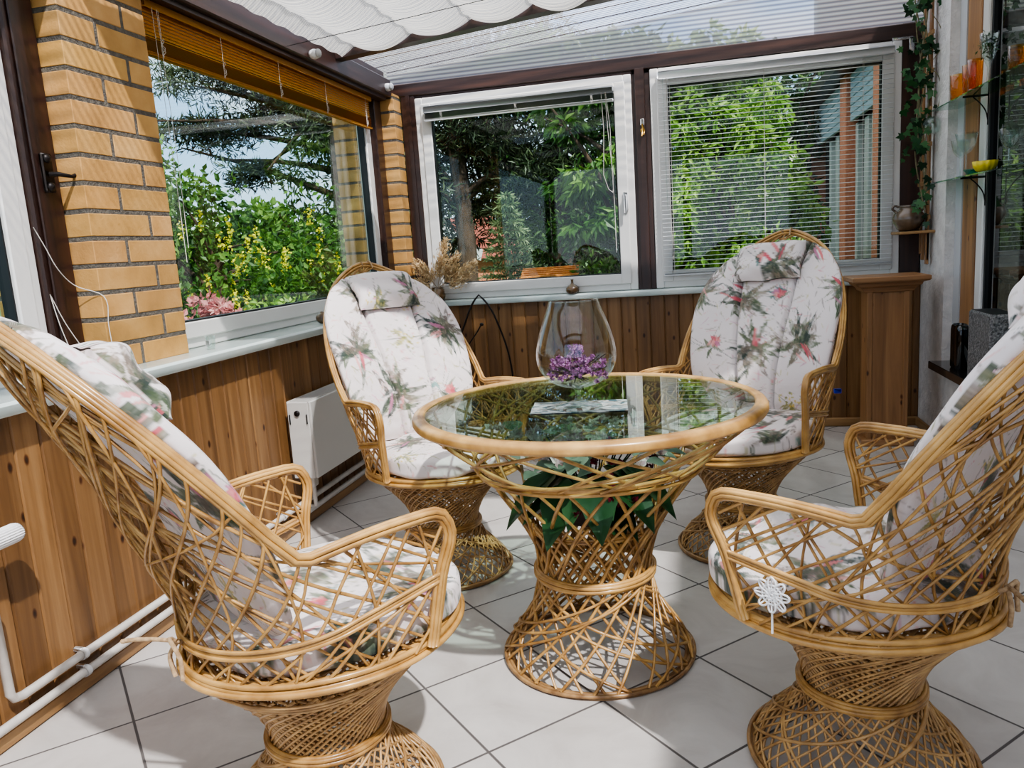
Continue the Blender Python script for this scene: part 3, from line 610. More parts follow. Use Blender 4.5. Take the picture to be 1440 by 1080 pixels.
def bucket_mat(e):
    return Matrix.Translation((e[3],e[4],.39))@Matrix.Rotation(e[1],4,'X')@Matrix.Rotation(-e[0],4,'Y')@Matrix.Diagonal((1,1+e[2],1,1))@Matrix.Translation((0,0,-.39))
LAB={1:('rattan tub armchair with high arched back in front of the radiator','rattan armchair'),
     2:('large rattan armchair seen from behind at the left, beside the pipes','rattan armchair'),
     3:('rattan armchair facing the room in front of the lowered white blind','rattan armchair'),
     4:('rattan armchair seen from behind at the right, with a white crochet star','rattan armchair')}
protoR=None
for k in(1,2,3,4):
    (cx,cy,hd),e=CHAIRS[k];root=thing('rattan_armchair',LAB[k][0],'armchair',(cx,cy,0),hd,'rattan armchairs around the glass table')
    if k==1:
        pedestal_parts(root);ped=list(root.children);bk=bucket_parts(root)
        for o in bk:o.matrix_local=bucket_mat(e)
    else:
        for o in ped:
            c=o.copy();COL.objects.link(c);c.parent=root
        for o in bk:
            c=o.copy();COL.objects.link(c);c.parent=root;c.matrix_local=bucket_mat(e)
def chair_world(k):
    (cx,cy,hd),e=CHAIRS[k];return Matrix.Translation((cx,cy,0))@Matrix.Rotation(hd,4,'Z')@bucket_mat(e)
# ------------------------------------------------------------------ floral print painted on a grid, read per vertex
PX=620
def canvas(seed,W,Hh):
    rg=np.random.default_rng(seed);w,h=int(W*PX),int(Hh*PX);im=np.ones((h,w,3))*np.array([226,217,214])/255.
    yy,xx=np.mgrid[0:h,0:w]/PX
    im*=1+.012*np.sin(xx*9+2*np.sin(yy*7))[...,None]
    def leaf(cx,cy,ang,L,wd,cv,col,al,vein=0.):
        R=L*1.15+wd;x0,x1=max(0,int((cx-R)*PX)),min(w,int((cx+R)*PX)+1);y0,y1=max(0,int((cy-R)*PX)),min(h,int((cy+R)*PX)+1)
        if x1<=x0 or y1<=y0:return
        X=xx[y0:y1,x0:x1]-cx;Y=yy[y0:y1,x0:x1]-cy;a=X*math.cos(ang)+Y*math.sin(ang);b_=-X*math.sin(ang)+Y*math.cos(ang)
        t=a/L;b_=b_-cv*L*t*t;pr=wd*np.clip(np.sin(PI*np.clip(t,0,1)**.75),0,1)
        m=np.clip((pr-np.abs(b_))*PX*.9+.3,0,1)*(t>0)*(t<1)*al
        if vein:m=m*(1-vein*(np.abs(np.sin((a*90+np.abs(b_)*140)))>.72))*(1-.5*vein*(np.abs(b_)<.0011))
        im[y0:y1,x0:x1]=im[y0:y1,x0:x1]*(1-m[...,None])+np.array(col)/255.*m[...,None]
    greens=[(58,70,58),(76,86,70),(42,56,50),(104,110,84),(68,84,56)];taupe=[(116,104,92),(142,128,110),(92,82,74)];olive=[(156,152,94),(186,178,110),(134,134,76)];pink=[(214,120,122),(226,156,150),(200,84,96),(190,120,150)];teal=[(76,122,116),(100,150,142),(60,96,94)];yel=[(214,188,96),(226,204,130)]
    P=lambda c:c[rg.integers(len(c))]
    # faint background sprigs
    for _ in range(int(W*Hh*900)):
        leaf(rg.uniform(0,W),rg.uniform(0,Hh),rg.uniform(0,2*PI),rg.uniform(.015,.05),rg.uniform(.0012,.0035),rg.uniform(-.5,.5),P(olive+taupe+pink),rg.uniform(.25,.55))
    # clusters on a jittered grid
    sp=.200;ny=int(Hh/sp)+2;nx=int(W/sp)+2
    for j in range(ny):
        for i in range(nx):
            cx=(i+.5*(j%2))*sp+rg.uniform(-.04,.04);cy=j*sp+rg.uniform(-.04,.04);kind=(0,0,1,1,0,2,3)[rg.integers(7)];main=rg.uniform(0,2*PI)
            if kind in(0,1):
                for q in range(20):
                    leaf(cx+rg.normal(0,.014),cy+rg.normal(0,.014),main+rg.normal(0,1.2)+(PI if q%3==0 else 0),rg.uniform(.06,.125),rg.uniform(.006,.0135),rg.uniform(-.45,.45),P(greens),rg.uniform(.6,.95),.45)
                for q in range(11):leaf(cx+rg.normal(0,.025),cy+rg.normal(0,.025),main+PI/2+rg.normal(0,.8),rg.uniform(.06,.12),rg.uniform(.006,.013),rg.uniform(-.3,.3),P(taupe),rg.uniform(.5,.8),.7)
                for q in range(3):leaf(cx+rg.normal(0,.02),cy+rg.normal(0,.02),main-PI/2+rg.normal(0,.35),rg.uniform(.05,.09),rg.uniform(.004,.008),rg.uniform(-.3,.3),P(pink),rg.uniform(.7,.95))
            elif kind==2:
                for q in range(9):leaf(cx,cy,main+rg.normal(0,.8),rg.uniform(.04,.08),rg.uniform(.003,.007),rg.uniform(-.6,.6),P(olive+greens[3:]),rg.uniform(.6,.9),.3)
                for q in range(26):
                    a=rg.uniform(0,2*PI);d=rg.uniform(0,.055);leaf(cx+d*math.cos(a),cy+d*math.sin(a),rg.uniform(0,6.3),rg.uniform(.008,.016),.004,.0,P(yel+olive),.85)
            else:
                for q in range(8):leaf(cx+rg.normal(0,.012),cy,main+rg.normal(0,.9),rg.uniform(.04,.08),rg.uniform(.004,.008),rg.uniform(-.5,.5),P(teal+greens),rg.uniform(.6,.9),.2)
                for q in range(9):leaf(cx+.03*math.cos(main),cy+.03*math.sin(main),q*.7+rg.normal(0,.1),rg.uniform(.02,.036),rg.uniform(.006,.010),.2,P(pink),.8)
            # thin stems
            for q in range(5):leaf(cx,cy,rg.uniform(0,2*PI),rg.uniform(.09,.15),.0011,rg.uniform(-.4,.4),P(greens+taupe),.75)
    im=np.clip(im,0,1);return np.where(im<=.04045,im/12.92,((im+.055)/1.055)**2.4)
def sample(im,x,y):
    h,w,_=im.shape;X=np.clip((x*PX)%w,0,w-1).astype(int);Y=np.clip((y*PX)%h,0,h-1).astype(int);return im[Y,X]
def pad(mb,cen,nor,hw,th,im,ox,oy,nw=200,nl=130,seams=(),curve=0,plead=.006,eo=.55,asym=1.,seed=0):
    """padded panel. cen(w)->(u,z), nor(w)->(nu,nz), hw(w) half width, th(w) half thickness"""
    w=(1-np.cos(np.linspace(0,PI,nw)))/2*.5+np.linspace(0,1,nw)*.5
    C=np.array([cen(q) for q in w]);Nn=np.array([nor(q) for q in w]);Nn/=np.linalg.norm(Nn,axis=1)[:,None];HW=np.array([hw(q) for q in w]);TH=np.array([th(q) for q in w])
    a=np.linspace(0,2*PI,nl*2,endpoint=False);la=np.sign(np.cos(a))*np.abs(np.cos(a))**.75;na=np.sign(np.sin(a))*np.abs(np.sin(a))**eo
    lat=HW[:,None]*la[None];off=TH[:,None]*na[None]
    fr=(na>0)
    for s in seams:
        off=off-np.where(fr[None],.020*np.exp(-((np.abs(lat)-s*(.62+.55*w[:,None]))/.0065)**2)*np.clip(TH[:,None]/.03,0,1),0)
    W2=np.repeat(w[:,None],len(a),1);rg=np.random.default_rng(seed)
    for q in range(5):
        fx,fy,p1=rg.uniform(8,30),rg.uniform(5,22),rg.uniform(0,6);off=off+.0016*np.sin(lat*fx*2+W2*fy+p1)*np.abs(na)[None]
    off=off+curve*lat**2
    along=np.concatenate([[0],np.cumsum(np.hypot(*np.diff(C,axis=0).T))])
    V=np.stack([C[:,0][:,None]+off*Nn[:,0][:,None],lat,C[:,1][:,None]+off*Nn[:,1][:,None]],-1)
    wrap=np.clip(TH[:,None]-off+curve*lat**2,0,None);side=np.where(fr,0,1)[None]*.37
    tx=lat+np.sign(lat)*np.where(fr[None],wrap,TH[:,None]+np.abs(off)*0)
    colr=sample(im,ox+tx+.5+side,oy+along[:,None]+0*lat)
    for s in seams:
        colr=colr*(1-.45*np.exp(-((np.abs(lat)-s*(.62+.55*w[:,None]))/.0028)**2)*fr[None])[...,None]
    edge=np.clip((np.abs(la)-.985)/.015,0,1)[None,:,None]*0
    mb.grid(V,cv=True,col=colr);return along[-1]
def path2(P):
    P=np.array(P,float);d=np.concatenate([[0],np.cumsum(np.hypot(*np.diff(P,axis=0).T))]);d/=d[-1]
    cen=lambda q:(float(cub(q,d,P[:,0])),float(cub(q,d,P[:,1])))
    def nor(q):
        a=cen(min(1,q+.01));b_=cen(max(0,q-.01));tx,tz=a[0]-b_[0],a[1]-b_[1];return (tz,-tx)
    return cen,nor
LB={1:'seen from the front, on the armchair in front of the radiator',2:'of the left foreground armchair, edge on',3:'of the armchair in front of the lowered white blind',4:'of the right foreground armchair, seen from behind'}
def tie(mb,p,q,r=.003):
    mb.tube(smooth_path([p,((p[0]+q[0])/2+.01,(p[1]+q[1])/2,(p[2]+q[2])/2+.012),q],8),r,5)
for k in(1,2,3,4):
    im=canvas(20+k,1.3,1.25);Wm=chair_world(k)
    # back cushion
    cen,nor=path2([(-.150,.475),(-.168,.58),(-.218,.72),(-.290,.85),(-.375,.97),(-.455,1.075)])
    hw=lambda q:float(cub(q,[0,.03,.12,.4,.62,.8,.92,.98,1],[.17,.215,.24,.275,.275,.235,.165,.085,.01]))
    th=lambda q:float(cub(q,[0,.03,.1,.5,.85,.95,1],[.004,.018,.026,.030,.028,.021,.004]))
    mb=MB();pad(mb,cen,nor,hw,th,im,.1*k,.05*k,nl=210,nw=220,seams=(.105,),curve=.28,seed=k)
    o=tag(mb.build('back_cushion',M['fabric']),'long floral back cushion '+LB[k],'cushion','floral back cushions of the rattan armchairs');o.matrix_world=Wm
    # head pillow
    mb=MB();cen2,nor2=path2([(-.288,.940),(-.333,1.008),(-.385,1.068)] if k!=2 else [(-.240,.880),(-.288,.948),(-.340,1.010)])
    pad(mb,cen2,nor2,lambda q:.125+.004*math.cos(q*9),lambda q:float(cub(q,[0,.06,.5,.94,1],[.003,.020,.038,.022,.003])),im,.6+.07*k,.55,nw=70,nl=70,eo=.8,seed=10+k)
    mb.build('head_pillow',M['fabric'],o)
    mb=MB()
    mb.tube(smooth_path([(-.47,.025,1.095),(-.495,.022,1.122),(-.520,.015,1.112),(-.505,-.005,1.092),(-.488,-.012,1.118),(-.520,-.02,1.108),(-.53,-.035,1.085)],14),.0032,5)
    mb.build('tie_cord',M['rope'],o)
    # seat cushion
    cs,ns=(lambda q:(-.225+.525*q,.437+.006*math.sin(PI*q))),(lambda q:(0.02,1))
    hs=lambda q:.262*(max(0,1-abs(2*q-1)**2.4))**.5+.003
    mb=MB();pad(mb,cs,ns,hs,lambda q:.043*(max(0,1-abs(2*q-1)**5))**.5+.002,im,.33+.1*k,.2*k,nw=150,nl=120,eo=.36,seed=30+k)
    o=tag(mb.build('seat_cushion',M['fabric']),'round floral seat cushion '+LB[k].replace(', edge on','').replace(', seen from behind','').replace('seen from the front, on','of'),'cushion','floral seat cushions of the rattan armchairs');o.matrix_world=Wm
    mb=MB();mb.tube(smooth_path([(-.20,.0,.45),(-.262,.01,.455),(-.275,.0,.47),(-.27,-.03,.44),(-.272,-.035,.40)],14),.0045,6);mb.tube(smooth_path([(-.262,.0,.46),(-.30,.05,.462),(-.33,.09,.458),(-.335,.10,.455)],10),.0045,6);mb.tube(smooth_path([(-.262,.0,.46),(-.275,.02,.43),(-.272,.015,.39)],8),.0045,6)
    mb.build('tie_cord',M['rope'],o)
# crochet star on the right foreground chair
mb=MB();c=Matrix.LocRotScale(None,None,None)
Wm=chair_world(4)
p0=Wm@Vector((.035,.298,.47))
t=thing('crochet_star','small white crocheted star hanging on the near side of the right foreground armchair','ornament',p0,CHAIRS[4][0][2])
mb=MB()
for q in range(8):
    a=q*2*PI/8;t_=np.linspace(0,2*PI,14,endpoint=False);rr_=.021+.013*np.cos(t_);ww=.0075*np.sin(t_);mb.tube(np.stack([rr_*math.cos(a)-ww*math.sin(a),.001*np.sin(t_*3),rr_*math.sin(a)+ww*math.cos(a)],1),.0022,5,closed=True)
    mb.tube([(0,0,0),(.033*math.cos(a),.001,.033*math.sin(a))],.0016,5)
for R in(.006,.012,.019):
    a=np.linspace(0,2*PI,24,endpoint=False);mb.tube(np.stack([R*np.cos(a),0*a,R*np.sin(a)],1),.0022,5,closed=True)
mb.build('star',M['crochet'],t);MB().tube([(0,0,-.03),(.0,.0,-.075)],.0022,5).build('thread',M['crochet'],t)
# blue clip on the chair at the back right
p0=chair_world(3)@Vector((-.10,.31,.56));tag(MB().box(-.012,.012,-.006,.006,-.008,.008,bev=.002).build('clip',mat('blue_plastic',(40,50,170),.4),loc=p0),'tiny blue clip on the side of the armchair near the pine pedestal','clip')
# ------------------------------------------------------------------ TABLE
TX,TY=-.285,2.033
tb=thing('rattan_table','round rattan table with a clear glass top on an hourglass lattice base','table',(TX,TY,0))
mb=MB();ring(mb,.252,.011,[(0,0),(.009,.002),(-.009,.003),(.002,.011),(-.006,.013)],.0058,jit=.0015);mb.build('base_ring',M['rattan_dark'],tb)
low=[(.256,.014),(.243,.04),(.218,.075),(.187,.12),(.166,.17),(.154,.22),(.151,.25)]
mid=[(.151,.25),(.157,.31),(.178,.37),(.210,.43),(.258,.50),(.294,.55)]
top=[(.294,.55),(.345,.60),(.405,.655),(.438,.69)]
mb=MB();lattice(mb,low,23,math.radians(34),.0042,.3,3);lattice(mb,low,7,math.radians(64),.0042,.9,4,rad_off=.004);lattice(mb,mid,17,math.radians(27),.0048,.12,6);lattice(mb,mid[:4],24,math.radians(36),.0042,.2,7,rad_off=-.006)
lattice(mb,top,13,math.radians(52),.0045,.8,8);lattice(mb,top,9,math.radians(68),.0042,1.5,9,rad_off=.004)
mb.build('lattice_body',M['rattan'],tb)
mb=MB();ring(mb,.158,.247,[(0,0),(0,.010),(0,-.010),(.005,.005),(.005,-.005)],.0062,jit=.001);mb.build('waist_ring',M['rattan_rim'],tb)
mb=MB();ring(mb,.294,.55,[(0,0),(.004,.008),(.002,-.008)],.005,jit=.002);ring(mb,.30,.565,[(.006,.0)],.0042,jit=.008);mb.build('upper_band',M['rattan_rim'],tb)
mb=MB();ring(mb,.172,.385,[(0,0),(0,.008)],.0048,jit=.001);mb.build('inner_ring',M['rattan'],tb)
mb=MB();prof=[(.428,.700),(.430,.7085),(.436,.711),(.4395,.7095),(.4425,.7115),(.450,.7105),(.4535,.7085),(.4575,.7075),(.4625,.700),(.4615,.6955),(.463,.691),(.459,.684),(.4505,.681),(.446,.683),(.439,.681),(.431,.685),(.428,.700)]
mb.lathe(prof,128);mb.build('table_rim',M['rattan_rim'],tb)
mb=MB();mb.lathe([(0,.699),(.429,.699),(.429,.7065),(0,.7065)],96);mb.build('glass_top',M['glass_table'],tb,smooth=True,autosmooth=30)
# mat
def cloth(name,cx,cy,z,a,b_,rot,seed):
    n=110;x=np.linspace(-a,a,n);y=np.linspace(-b_,b_,n);X,Y=np.meshgrid(x,y,indexing='ij');rg=np.random.default_rng(seed);pal=np.array([lin(q) for q in((150,160,152),(84,108,110),(206,208,202),(124,108,88),(58,88,94),(182,190,186))]);c=np.zeros(X.shape+(3,))
    row=((Y+b_)/.004).astype(int)
    for r_ in range(row.max()+1):
        k_=0
        while k_<n:
            w_=rg.integers(3,16);m=(row==r_);idx=np.arange(n)[:,None];c[m&(idx>=k_)&(idx<k_+w_)]=pal[rg.integers(6)];k_+=w_
    V=np.stack([X*math.cos(rot)-Y*math.sin(rot),X*math.sin(rot)+Y*math.cos(rot),.0015*np.sin(X*90)*np.cos(Y*70)+.003],-1)
    mb=MB();mb.grid(V,col=c);V2=V.copy();V2[...,2]-=.0028;mb.grid(V2,col=c,flip=True);return mb.build(name,M['painted'],loc=(cx,cy,z))
tag(cloth('place_mat',-.292,1.955,.7085,.122,.072,.10,77),'small teal and white patterned mat under the big glass','mat')
# snifter vase
VX,VY=-.293,1.95
vz=thing('snifter_vase','giant clear brandy glass holding purple dried flowers on the table','glass vase',(VX,VY,.712))
mb=MB();mb.lathe([(.0,.0),(.060,.0),(.0625,.002),(.058,.005),(.030,.011),(.012,.017),(.0075,.024)],64);mb.build('foot',M['glass_clear'],vz)
mb=MB();mb.lathe([(.0075,.024),(.0065,.032),(.008,.044),(.014,.050)],40);mb.build('stem',M['glass_clear'],vz)
z_=np.array([.048,.056,.068,.085,.105,.13,.16,.195,.23,.258,.272]);r_=np.array([.006,.040,.066,.085,.0965,.1015,.099,.090,.077,.066,.062]);tt=np.linspace(.048,.272,40);rr=cub(tt,z_,r_)
mb=MB();mb.lathe(np.stack([rr,tt],1),72);a=np.linspace(0,2*PI,72,endpoint=False);mb.tube(np.stack([.061*np.cos(a),.061*np.sin(a),0*a+.272],1),.0016,6,closed=True);mb.build('bowl',M['glass_clear'],vz)
def leaves(mb,P,D,size,width,rgn,fold=.25,pal=None,bend=0.):
    """rhombic leaves at points P, direction D"""
    n=len(P);D=D/np.linalg.norm(D,axis=1)[:,None];R=rgn.normal(size=(n,3));S=np.cross(D,R);S/=np.linalg.norm(S,axis=1)[:,None]+1e-9;U=np.cross(S,D)
    sz=(size*rgn.uniform(.65,1.25,n))[:,None];wd=sz*width
    a=P;b_=P+D*sz*.45+S*wd*.5+U*sz*fold*.3;c=P+D*sz-U*sz*bend;d=P+D*sz*.45-S*wd*.5+U*sz*fold*.3
    V=np.stack([a,b_,c,d],1).reshape(-1,3);i=np.arange(n)[:,None]*4;F=np.concatenate([i+[0,1,2],i+[0,2,3]])
    col=np.repeat((pal if pal is not None else rgn.uniform(0,1,n))[:,None],4,0).reshape(-1,1)*np.ones((1,3));mb.add(V,[F],col=col)
bq=thing('dried_flower_bunch','purple dried flowers with stems lying inside the big glass','dried flowers',(VX,VY,.77))
rg=np.random.default_rng(5);P=[]
for q in range(120):
    a=rg.uniform(0,2*PI);d=.074*math.sqrt(rg.uniform(0,1));z=rg.uniform(.0,.05)+.018*(1-d/.08)+.012;z=max(z, (d/.085)**3*.03);P.append((d*math.cos(a),d*math.sin(a),z))
for q in range(26):P.append((rg.normal(.002,.012),rg.normal(0,.012),rg.uniform(.07,.098)))
P=np.array(P);mb=MB()
for p in P:
    n=22;D=rg.normal(size=(n,3));leaves(mb,p+0*D,D,.0085,.8,rg,pal=np.clip(rg.normal(.5,.3,n),0,1))
mb.build('blossoms',M['purple_fl'],bq)
mb=MB()
for q in range(16):
    a=rg.uniform(0,2*PI);mb.tube([(-.03*math.cos(a),-.03*math.sin(a),.01),(.076*math.cos(a),.076*math.sin(a),rg.uniform(.04,.085))],.0011,4)
mb.build('stems',M['bark'],bq)
# plants inside the table
pt=thing('potted_plant','leafy potted plant with white and dark red flowers inside the table lattice','potted plant',(TX,TY,.36))
rg=np.random.default_rng(11)
mb=MB();mb.lathe([(0,.03),(.085,.03),(.115,.10),(.122,.115),(.115,.115),(.10,.105),(0,.10)],40);mb.build('pot',M['pot'],pt)
def bigleaf(mb,base,dirv,L,W,curl=.35,tone=.5,nl=9,lob=.0,n=7):
    dirv=np.array(dirv,float);dirv/=np.linalg.norm(dirv);S=np.cross(dirv,(0,0,1));S/=np.linalg.norm(S)+1e-9;U=np.cross(S,dirv);t=np.linspace(0,1,nl);V=[]
    for q in t:
        w=W*math.sin(PI*min(1,q**.7))*(1+lob*math.sin(q*17));c=np.array(base)+dirv*L*q+np.array([0,0,-curl*L*q*q])
        V.append([c+S*w*s+U*(.25*w*abs(s)) for s in np.linspace(-1,1,n)])
    V=np.array(V);tn=tone+.18*(np.abs(np.linspace(-1,1,n))[None,:,None]-.5)*np.ones((nl,n,3));mb.grid(V,col=np.clip(tn,0,1))
mb=MB()
for q in range(30):
    a=q*2.4+rg.uniform(-.3,.3);d=rg.uniform(.10,.17);z=rg.uniform(.10,.19);bigleaf(mb,(d*.45*math.cos(a),d*.45*math.sin(a),z),(math.cos(a),math.sin(a),rg.uniform(-.45,.25)),rg.uniform(.11,.17),rg.uniform(.035,.055),.5,rg.uniform(.25,.75),lob=.1)
for a,zz in((-1.9,.10),(-1.35,.12),(-.8,.13),(-.45,.14),(-2.5,.12)):
    bigleaf(mb,(.10*math.cos(a),.10*math.sin(a),zz+.05),(math.cos(a),math.sin(a),-.45),.17,.055,.35,.55,lob=.08)
mb.build('leaves',M['plant'],pt)
mb=MB()
for q in range(42):
    a=rg.uniform(0,2*PI);d=.24*math.sqrt(rg.uniform(0,1));bigleaf(mb,(d*math.cos(a),d*math.sin(a),rg.uniform(.19,.26)),(math.cos(a+rg.normal(0,.6)),math.sin(a+rg.normal(0,.6)),rg.uniform(-.2,.5)),rg.uniform(.05,.08),rg.uniform(.022,.035),.3,rg.uniform(.1,.9))
mb.build('grey_leaves',M['cyclamen'],pt)
for q in range(46):
    mb=MB();a=rg.uniform(0,2*PI);d=.27*math.sqrt(rg.uniform(.02,1));p=np.array((d*math.cos(a),d*math.sin(a),rg.uniform(.20,.29)));n=14;D=rg.normal(size=(n,3));D[:,2]=np.abs(D[:,2]);leaves(mb,p+0*D,D,.024,.7,rg);mb.build('white_flower',M['white_fl'],pt)
for q in range(30):
    mb=MB();a=rg.normal(-.9,.5);d=rg.uniform(.08,.2);p=np.array((d*math.cos(a),d*math.sin(a),rg.uniform(.08,.24)));n=12;D=rg.normal(size=(n,3));leaves(mb,p+0*D,D,.014,.8,rg);mb.build('red_flower',M['red_fl'],pt)
mb=MB()
for q in range(26):
    a=rg.uniform(0,2*PI);d=rg.uniform(.05,.2);mb.tube([(0.03*math.cos(a),.03*math.sin(a),.10),(d*math.cos(a),d*math.sin(a),.23)],.002,4)
mb.build('stalks',M['plant'],pt)
# ------------------------------------------------------------------ radiator, pipes
rd=thing('radiator','white flat panel radiator with grille top on the left wall','radiator',(-1.64,2.87,0))
bp=lambda mb,n_,m,par,sm=False:bpart(mb,n_,m,par,sm)
bp(MB().box(-1.545,-1.533,2.87,3.88,.238,.562,bev=.003),'front_panel',M['radiator'],rd)
for y in(2.868,3.868):bp(MB().box(-1.64,-1.545,y,y+.014,.238,.560,bev=.002),'side_panel',M['radiator'],rd)
mb=MB();mb.box(-1.64,-1.63,2.88,3.87,.245,.555)
bp(mb,'back_panel',M['radiator'],rd)
mb=MB();mb.box(-1.64,-1.636,2.87,3.88,.556,.564);mb.box(-1.549,-1.545,2.87,3.88,.556,.564)
y=2.885
while y<3.87:mb.box(-1.638,-1.547,y,y+.006,.556,.563);y+=.018
bp(mb,'top_grille',M['radiator'],rd)
a=np.linspace(0,2*PI,20,endpoint=False);mb=MB();mb.lathe([(0,0),(.012,0),(.012,.008),(0,.008)],20);o=mb.build('plug',M['black'],rd);o.rotation_euler=(PI/2,0,0);o.location=(.045,0,.515)
for x in(-1.632,-1.556):bp(MB().box(x,x+.004,2.864,2.868,.47,.51),'side_slot',M['gasket'],rd)
bp(MB().tube([(-1.59,2.93,.24),(-1.59,2.93,.10),(-1.64,2.93,.10)],.009,8).box(-1.61,-1.57,2.9,2.94,.19,.235,bev=.004),'valve',M['pipe'],rd)
pp=thing('heating_pipes','pair of white heating pipes running low along the left wall','pipes',(-1.65,1.4,.06))
bpart(MB().tube([(-1.645,Y0+.02,.062),(-1.645,4.6,.062)],.0115,10),'pipe',M['pipe'],pp)
bpart(MB().tube([(-1.645,4.6,.112),(-1.645,1.46,.112),(-1.645,1.435,.118),(-1.645,1.425,.135),(-1.645,1.423,.36)],.0115,10),'pipe',M['pipe'],pp)
for y in(1.66,2.75,3.9):
    for z in(.062,.112):
        mb=MB();mb.tube([(-1.645,y-.008,z),(-1.645,y+.008,z)],.0155,10);mb.box(-1.672,-1.645,y-.006,y+.006,z+.008,z+.018,bev=.002);bpart(mb,'pipe_clip',M['white'],pp)
th_=thing('thermostat_knob','white ribbed radiator thermostat knob at the left edge near the pipes','thermostat',(-1.60,1.40,.53))
mb=MB();a=np.linspace(0,2*PI,48,endpoint=False);R=np.where(np.arange(48)%2==0,.024,.0215);V=[]
for y,s in((0,.85),(.01,1),(.075,1),(.085,.9)):V.append(np.stack([R*s*np.cos(a),0*a+y,R*s*np.sin(a)],1))
mb.grid(np.array(V),cv=True);mb.build('grip',M['white'],th_,smooth=False)
mb=MB();mb.lathe([(0,.002),(.017,.002),(.021,0)],24);o=mb.build('end_cap',M['pvc_dim'],th_);o.rotation_euler=(-PI/2,0,0);o.location=(0,.086,0)
MB().tube([(0,-.06,0),(0,.0,0)],.013,12).build('collar',M['chrome'],th_)
# ------------------------------------------------------------------ pine pedestal at the back wall
pc=thing('pine_pedestal','tall narrow pine pedestal with flared top in front of the back wall','pedestal',(.945,4.32,0))
mb=MB();mb.box(-.095,.095,-.08,.08,.03,.79,bev=.004);mb.box(-.098,-.072,-.092,-.08,.03,.79,bev=.003);mb.box(.072,.098,-.092,-.08,.03,.79,bev=.003);mb.build('column',M['pine_col'],pc,smooth=False)
mb=MB();mb.box(-.125,.125,-.115,.10,0,.035,bev=.005);mb.build('plinth',M['pine_colx'],pc,smooth=False)
mb=MB();pr=[(.10,.785),(.115,.79),(.12,.80),(.128,.81),(.145,.82),(.15,.832),(.172,.838),(.178,.845),(.178,.862),(.17,.866)];V=[]
for h_,z in pr:V.append([(-h_,-h_*.85,z),(h_,-h_*.85,z),(h_,h_*.75,z),(-h_,h_*.75,z)])
mb.grid(np.array(V),cv=True);n=len(pr);mb.add(V[-1],[np.array([[0,1,2,3]])]);mb.build('flared_top',M['pine_colx'],pc,smooth=False)
# ------------------------------------------------------------------ things on sills and posts
t=thing('bud_vase','small bronze bud vase with narrow neck on the back windowsill','vase',(-.698,4.645,ZS))
MB().lathe([(0,0),(.022,0),(.034,.006),(.0405,.02),(.038,.036),(.024,.05),(.010,.058),(.0065,.068),(.0075,.08),(.012,.085),(.009,.085),(.005,.078),(.0045,.06)],36).build('body',M['ceramic2'],t)
t=thing('pampas_bouquet','dry beige pampas grass plumes in a small pot on the corner of the sill','dried grass',(-1.52,4.60,ZS))
MB().lathe([(0,0),(.035,0),(.045,.03),(.04,.07),(.03,.08),(.034,.085),(.028,.085),(.0,.03)],30).build('pot',M['ceramic2'],t)
rg=np.random.default_rng(21);mb=MB();mbs=MB()
for (dx,dz,dy,n_) in((.075,.37,0,420),(-.14,.25,.02,300),(.15,.27,-.02,330),(.25,.22,.0,330),(.20,.15,-.01,260),(-.06,.20,-.02,260),(.05,.25,-.04,280),(-.11,.13,-.02,200),(.12,.19,.02,260)):
    b0=np.array([0,0,.08]);b1=np.array([dx,dy,dz]);mid_=np.array([dx*.45,dy*.4,dz*.62]);path=smooth_path([b0,mid_,b1],20);mbs.tube(path,.0012,4)
    tt=rg.uniform(.42,1,n_);idx=(tt*19).astype(int);Pp=path[idx]+rg.normal(0,1,(n_,3))*(.020*np.sin(PI*np.clip((tt-.38)/.66,0,1)))[:,None];T=np.gradient(path,axis=0)[idx];T/=np.linalg.norm(T,axis=1)[:,None];leaves(mb,Pp,T+rg.normal(0,.55,(n_,3)),.027,.26,rg)
mb.build('plumes',M['pampas'],t);mbs.build('stalks',M['pampas'],t)
t=tag(MB().ball((0,0,0),(.03,.03,.026),16).ball((.0,0,.02),(.012,.012,.012),10).build('round_box',M['ceramic2'],loc=(-1.69,3.37,.862)),'small round brown pot on the left sill behind the armchair','pot')
t=thing('etched_tumbler','tiny clear tumbler on the left sill beside the brick pier','glass',(-1.70,2.50,ZS));MB().lathe([(0,.002),(.014,.002),(.018,.05),(.0165,.05),(.013,.006)],24).build('tumbler_body',M['glass_clear'],t);MB().box(-.008,.008,-.02,-.018,.015,.035,bev=.002).build('etched_mark',M['pvc_dim'],t)
# iron latch on the left post
t=thing('window_latch','dark iron latch with lever on the brown post left of the brick pier','latch',(-1.80,1.985,1.42))
MB().box(-.012,.0,-.02,.02,-.05,.06,bev=.004).ball((-.002,0,.045),(.012,.014,.014),10).ball((-.002,0,-.035),(.012,.014,.014),10).build('plate',M['black'],t)
MB().tube([(0,.0,.0),(.022,.01,.0),(.03,.05,-.004),(.03,.085,.006)],[.008,.007,.005,.007],8).build('lever',M['black'],t)
t=thing('key_hook','white hook with brass keys on the post between the back windows','hook',(-.256,4.678,1.75))
MB().box(-.010,.010,-.008,.004,.01,.045,bev=.002).build('hook_plate',M['white'],t);mb=MB();mb.tube([(0,-.01,.015),(.002,-.02,-.01),(-.004,-.016,-.05)],.0045,6);mb.tube([(.004,-.012,.0),(.012,-.02,-.025),(.006,-.02,-.045)],.004,6);mb.ball((-.003,-.014,-.02),(.009,.005,.012),10);mb.build('keys',M['brass'],t)
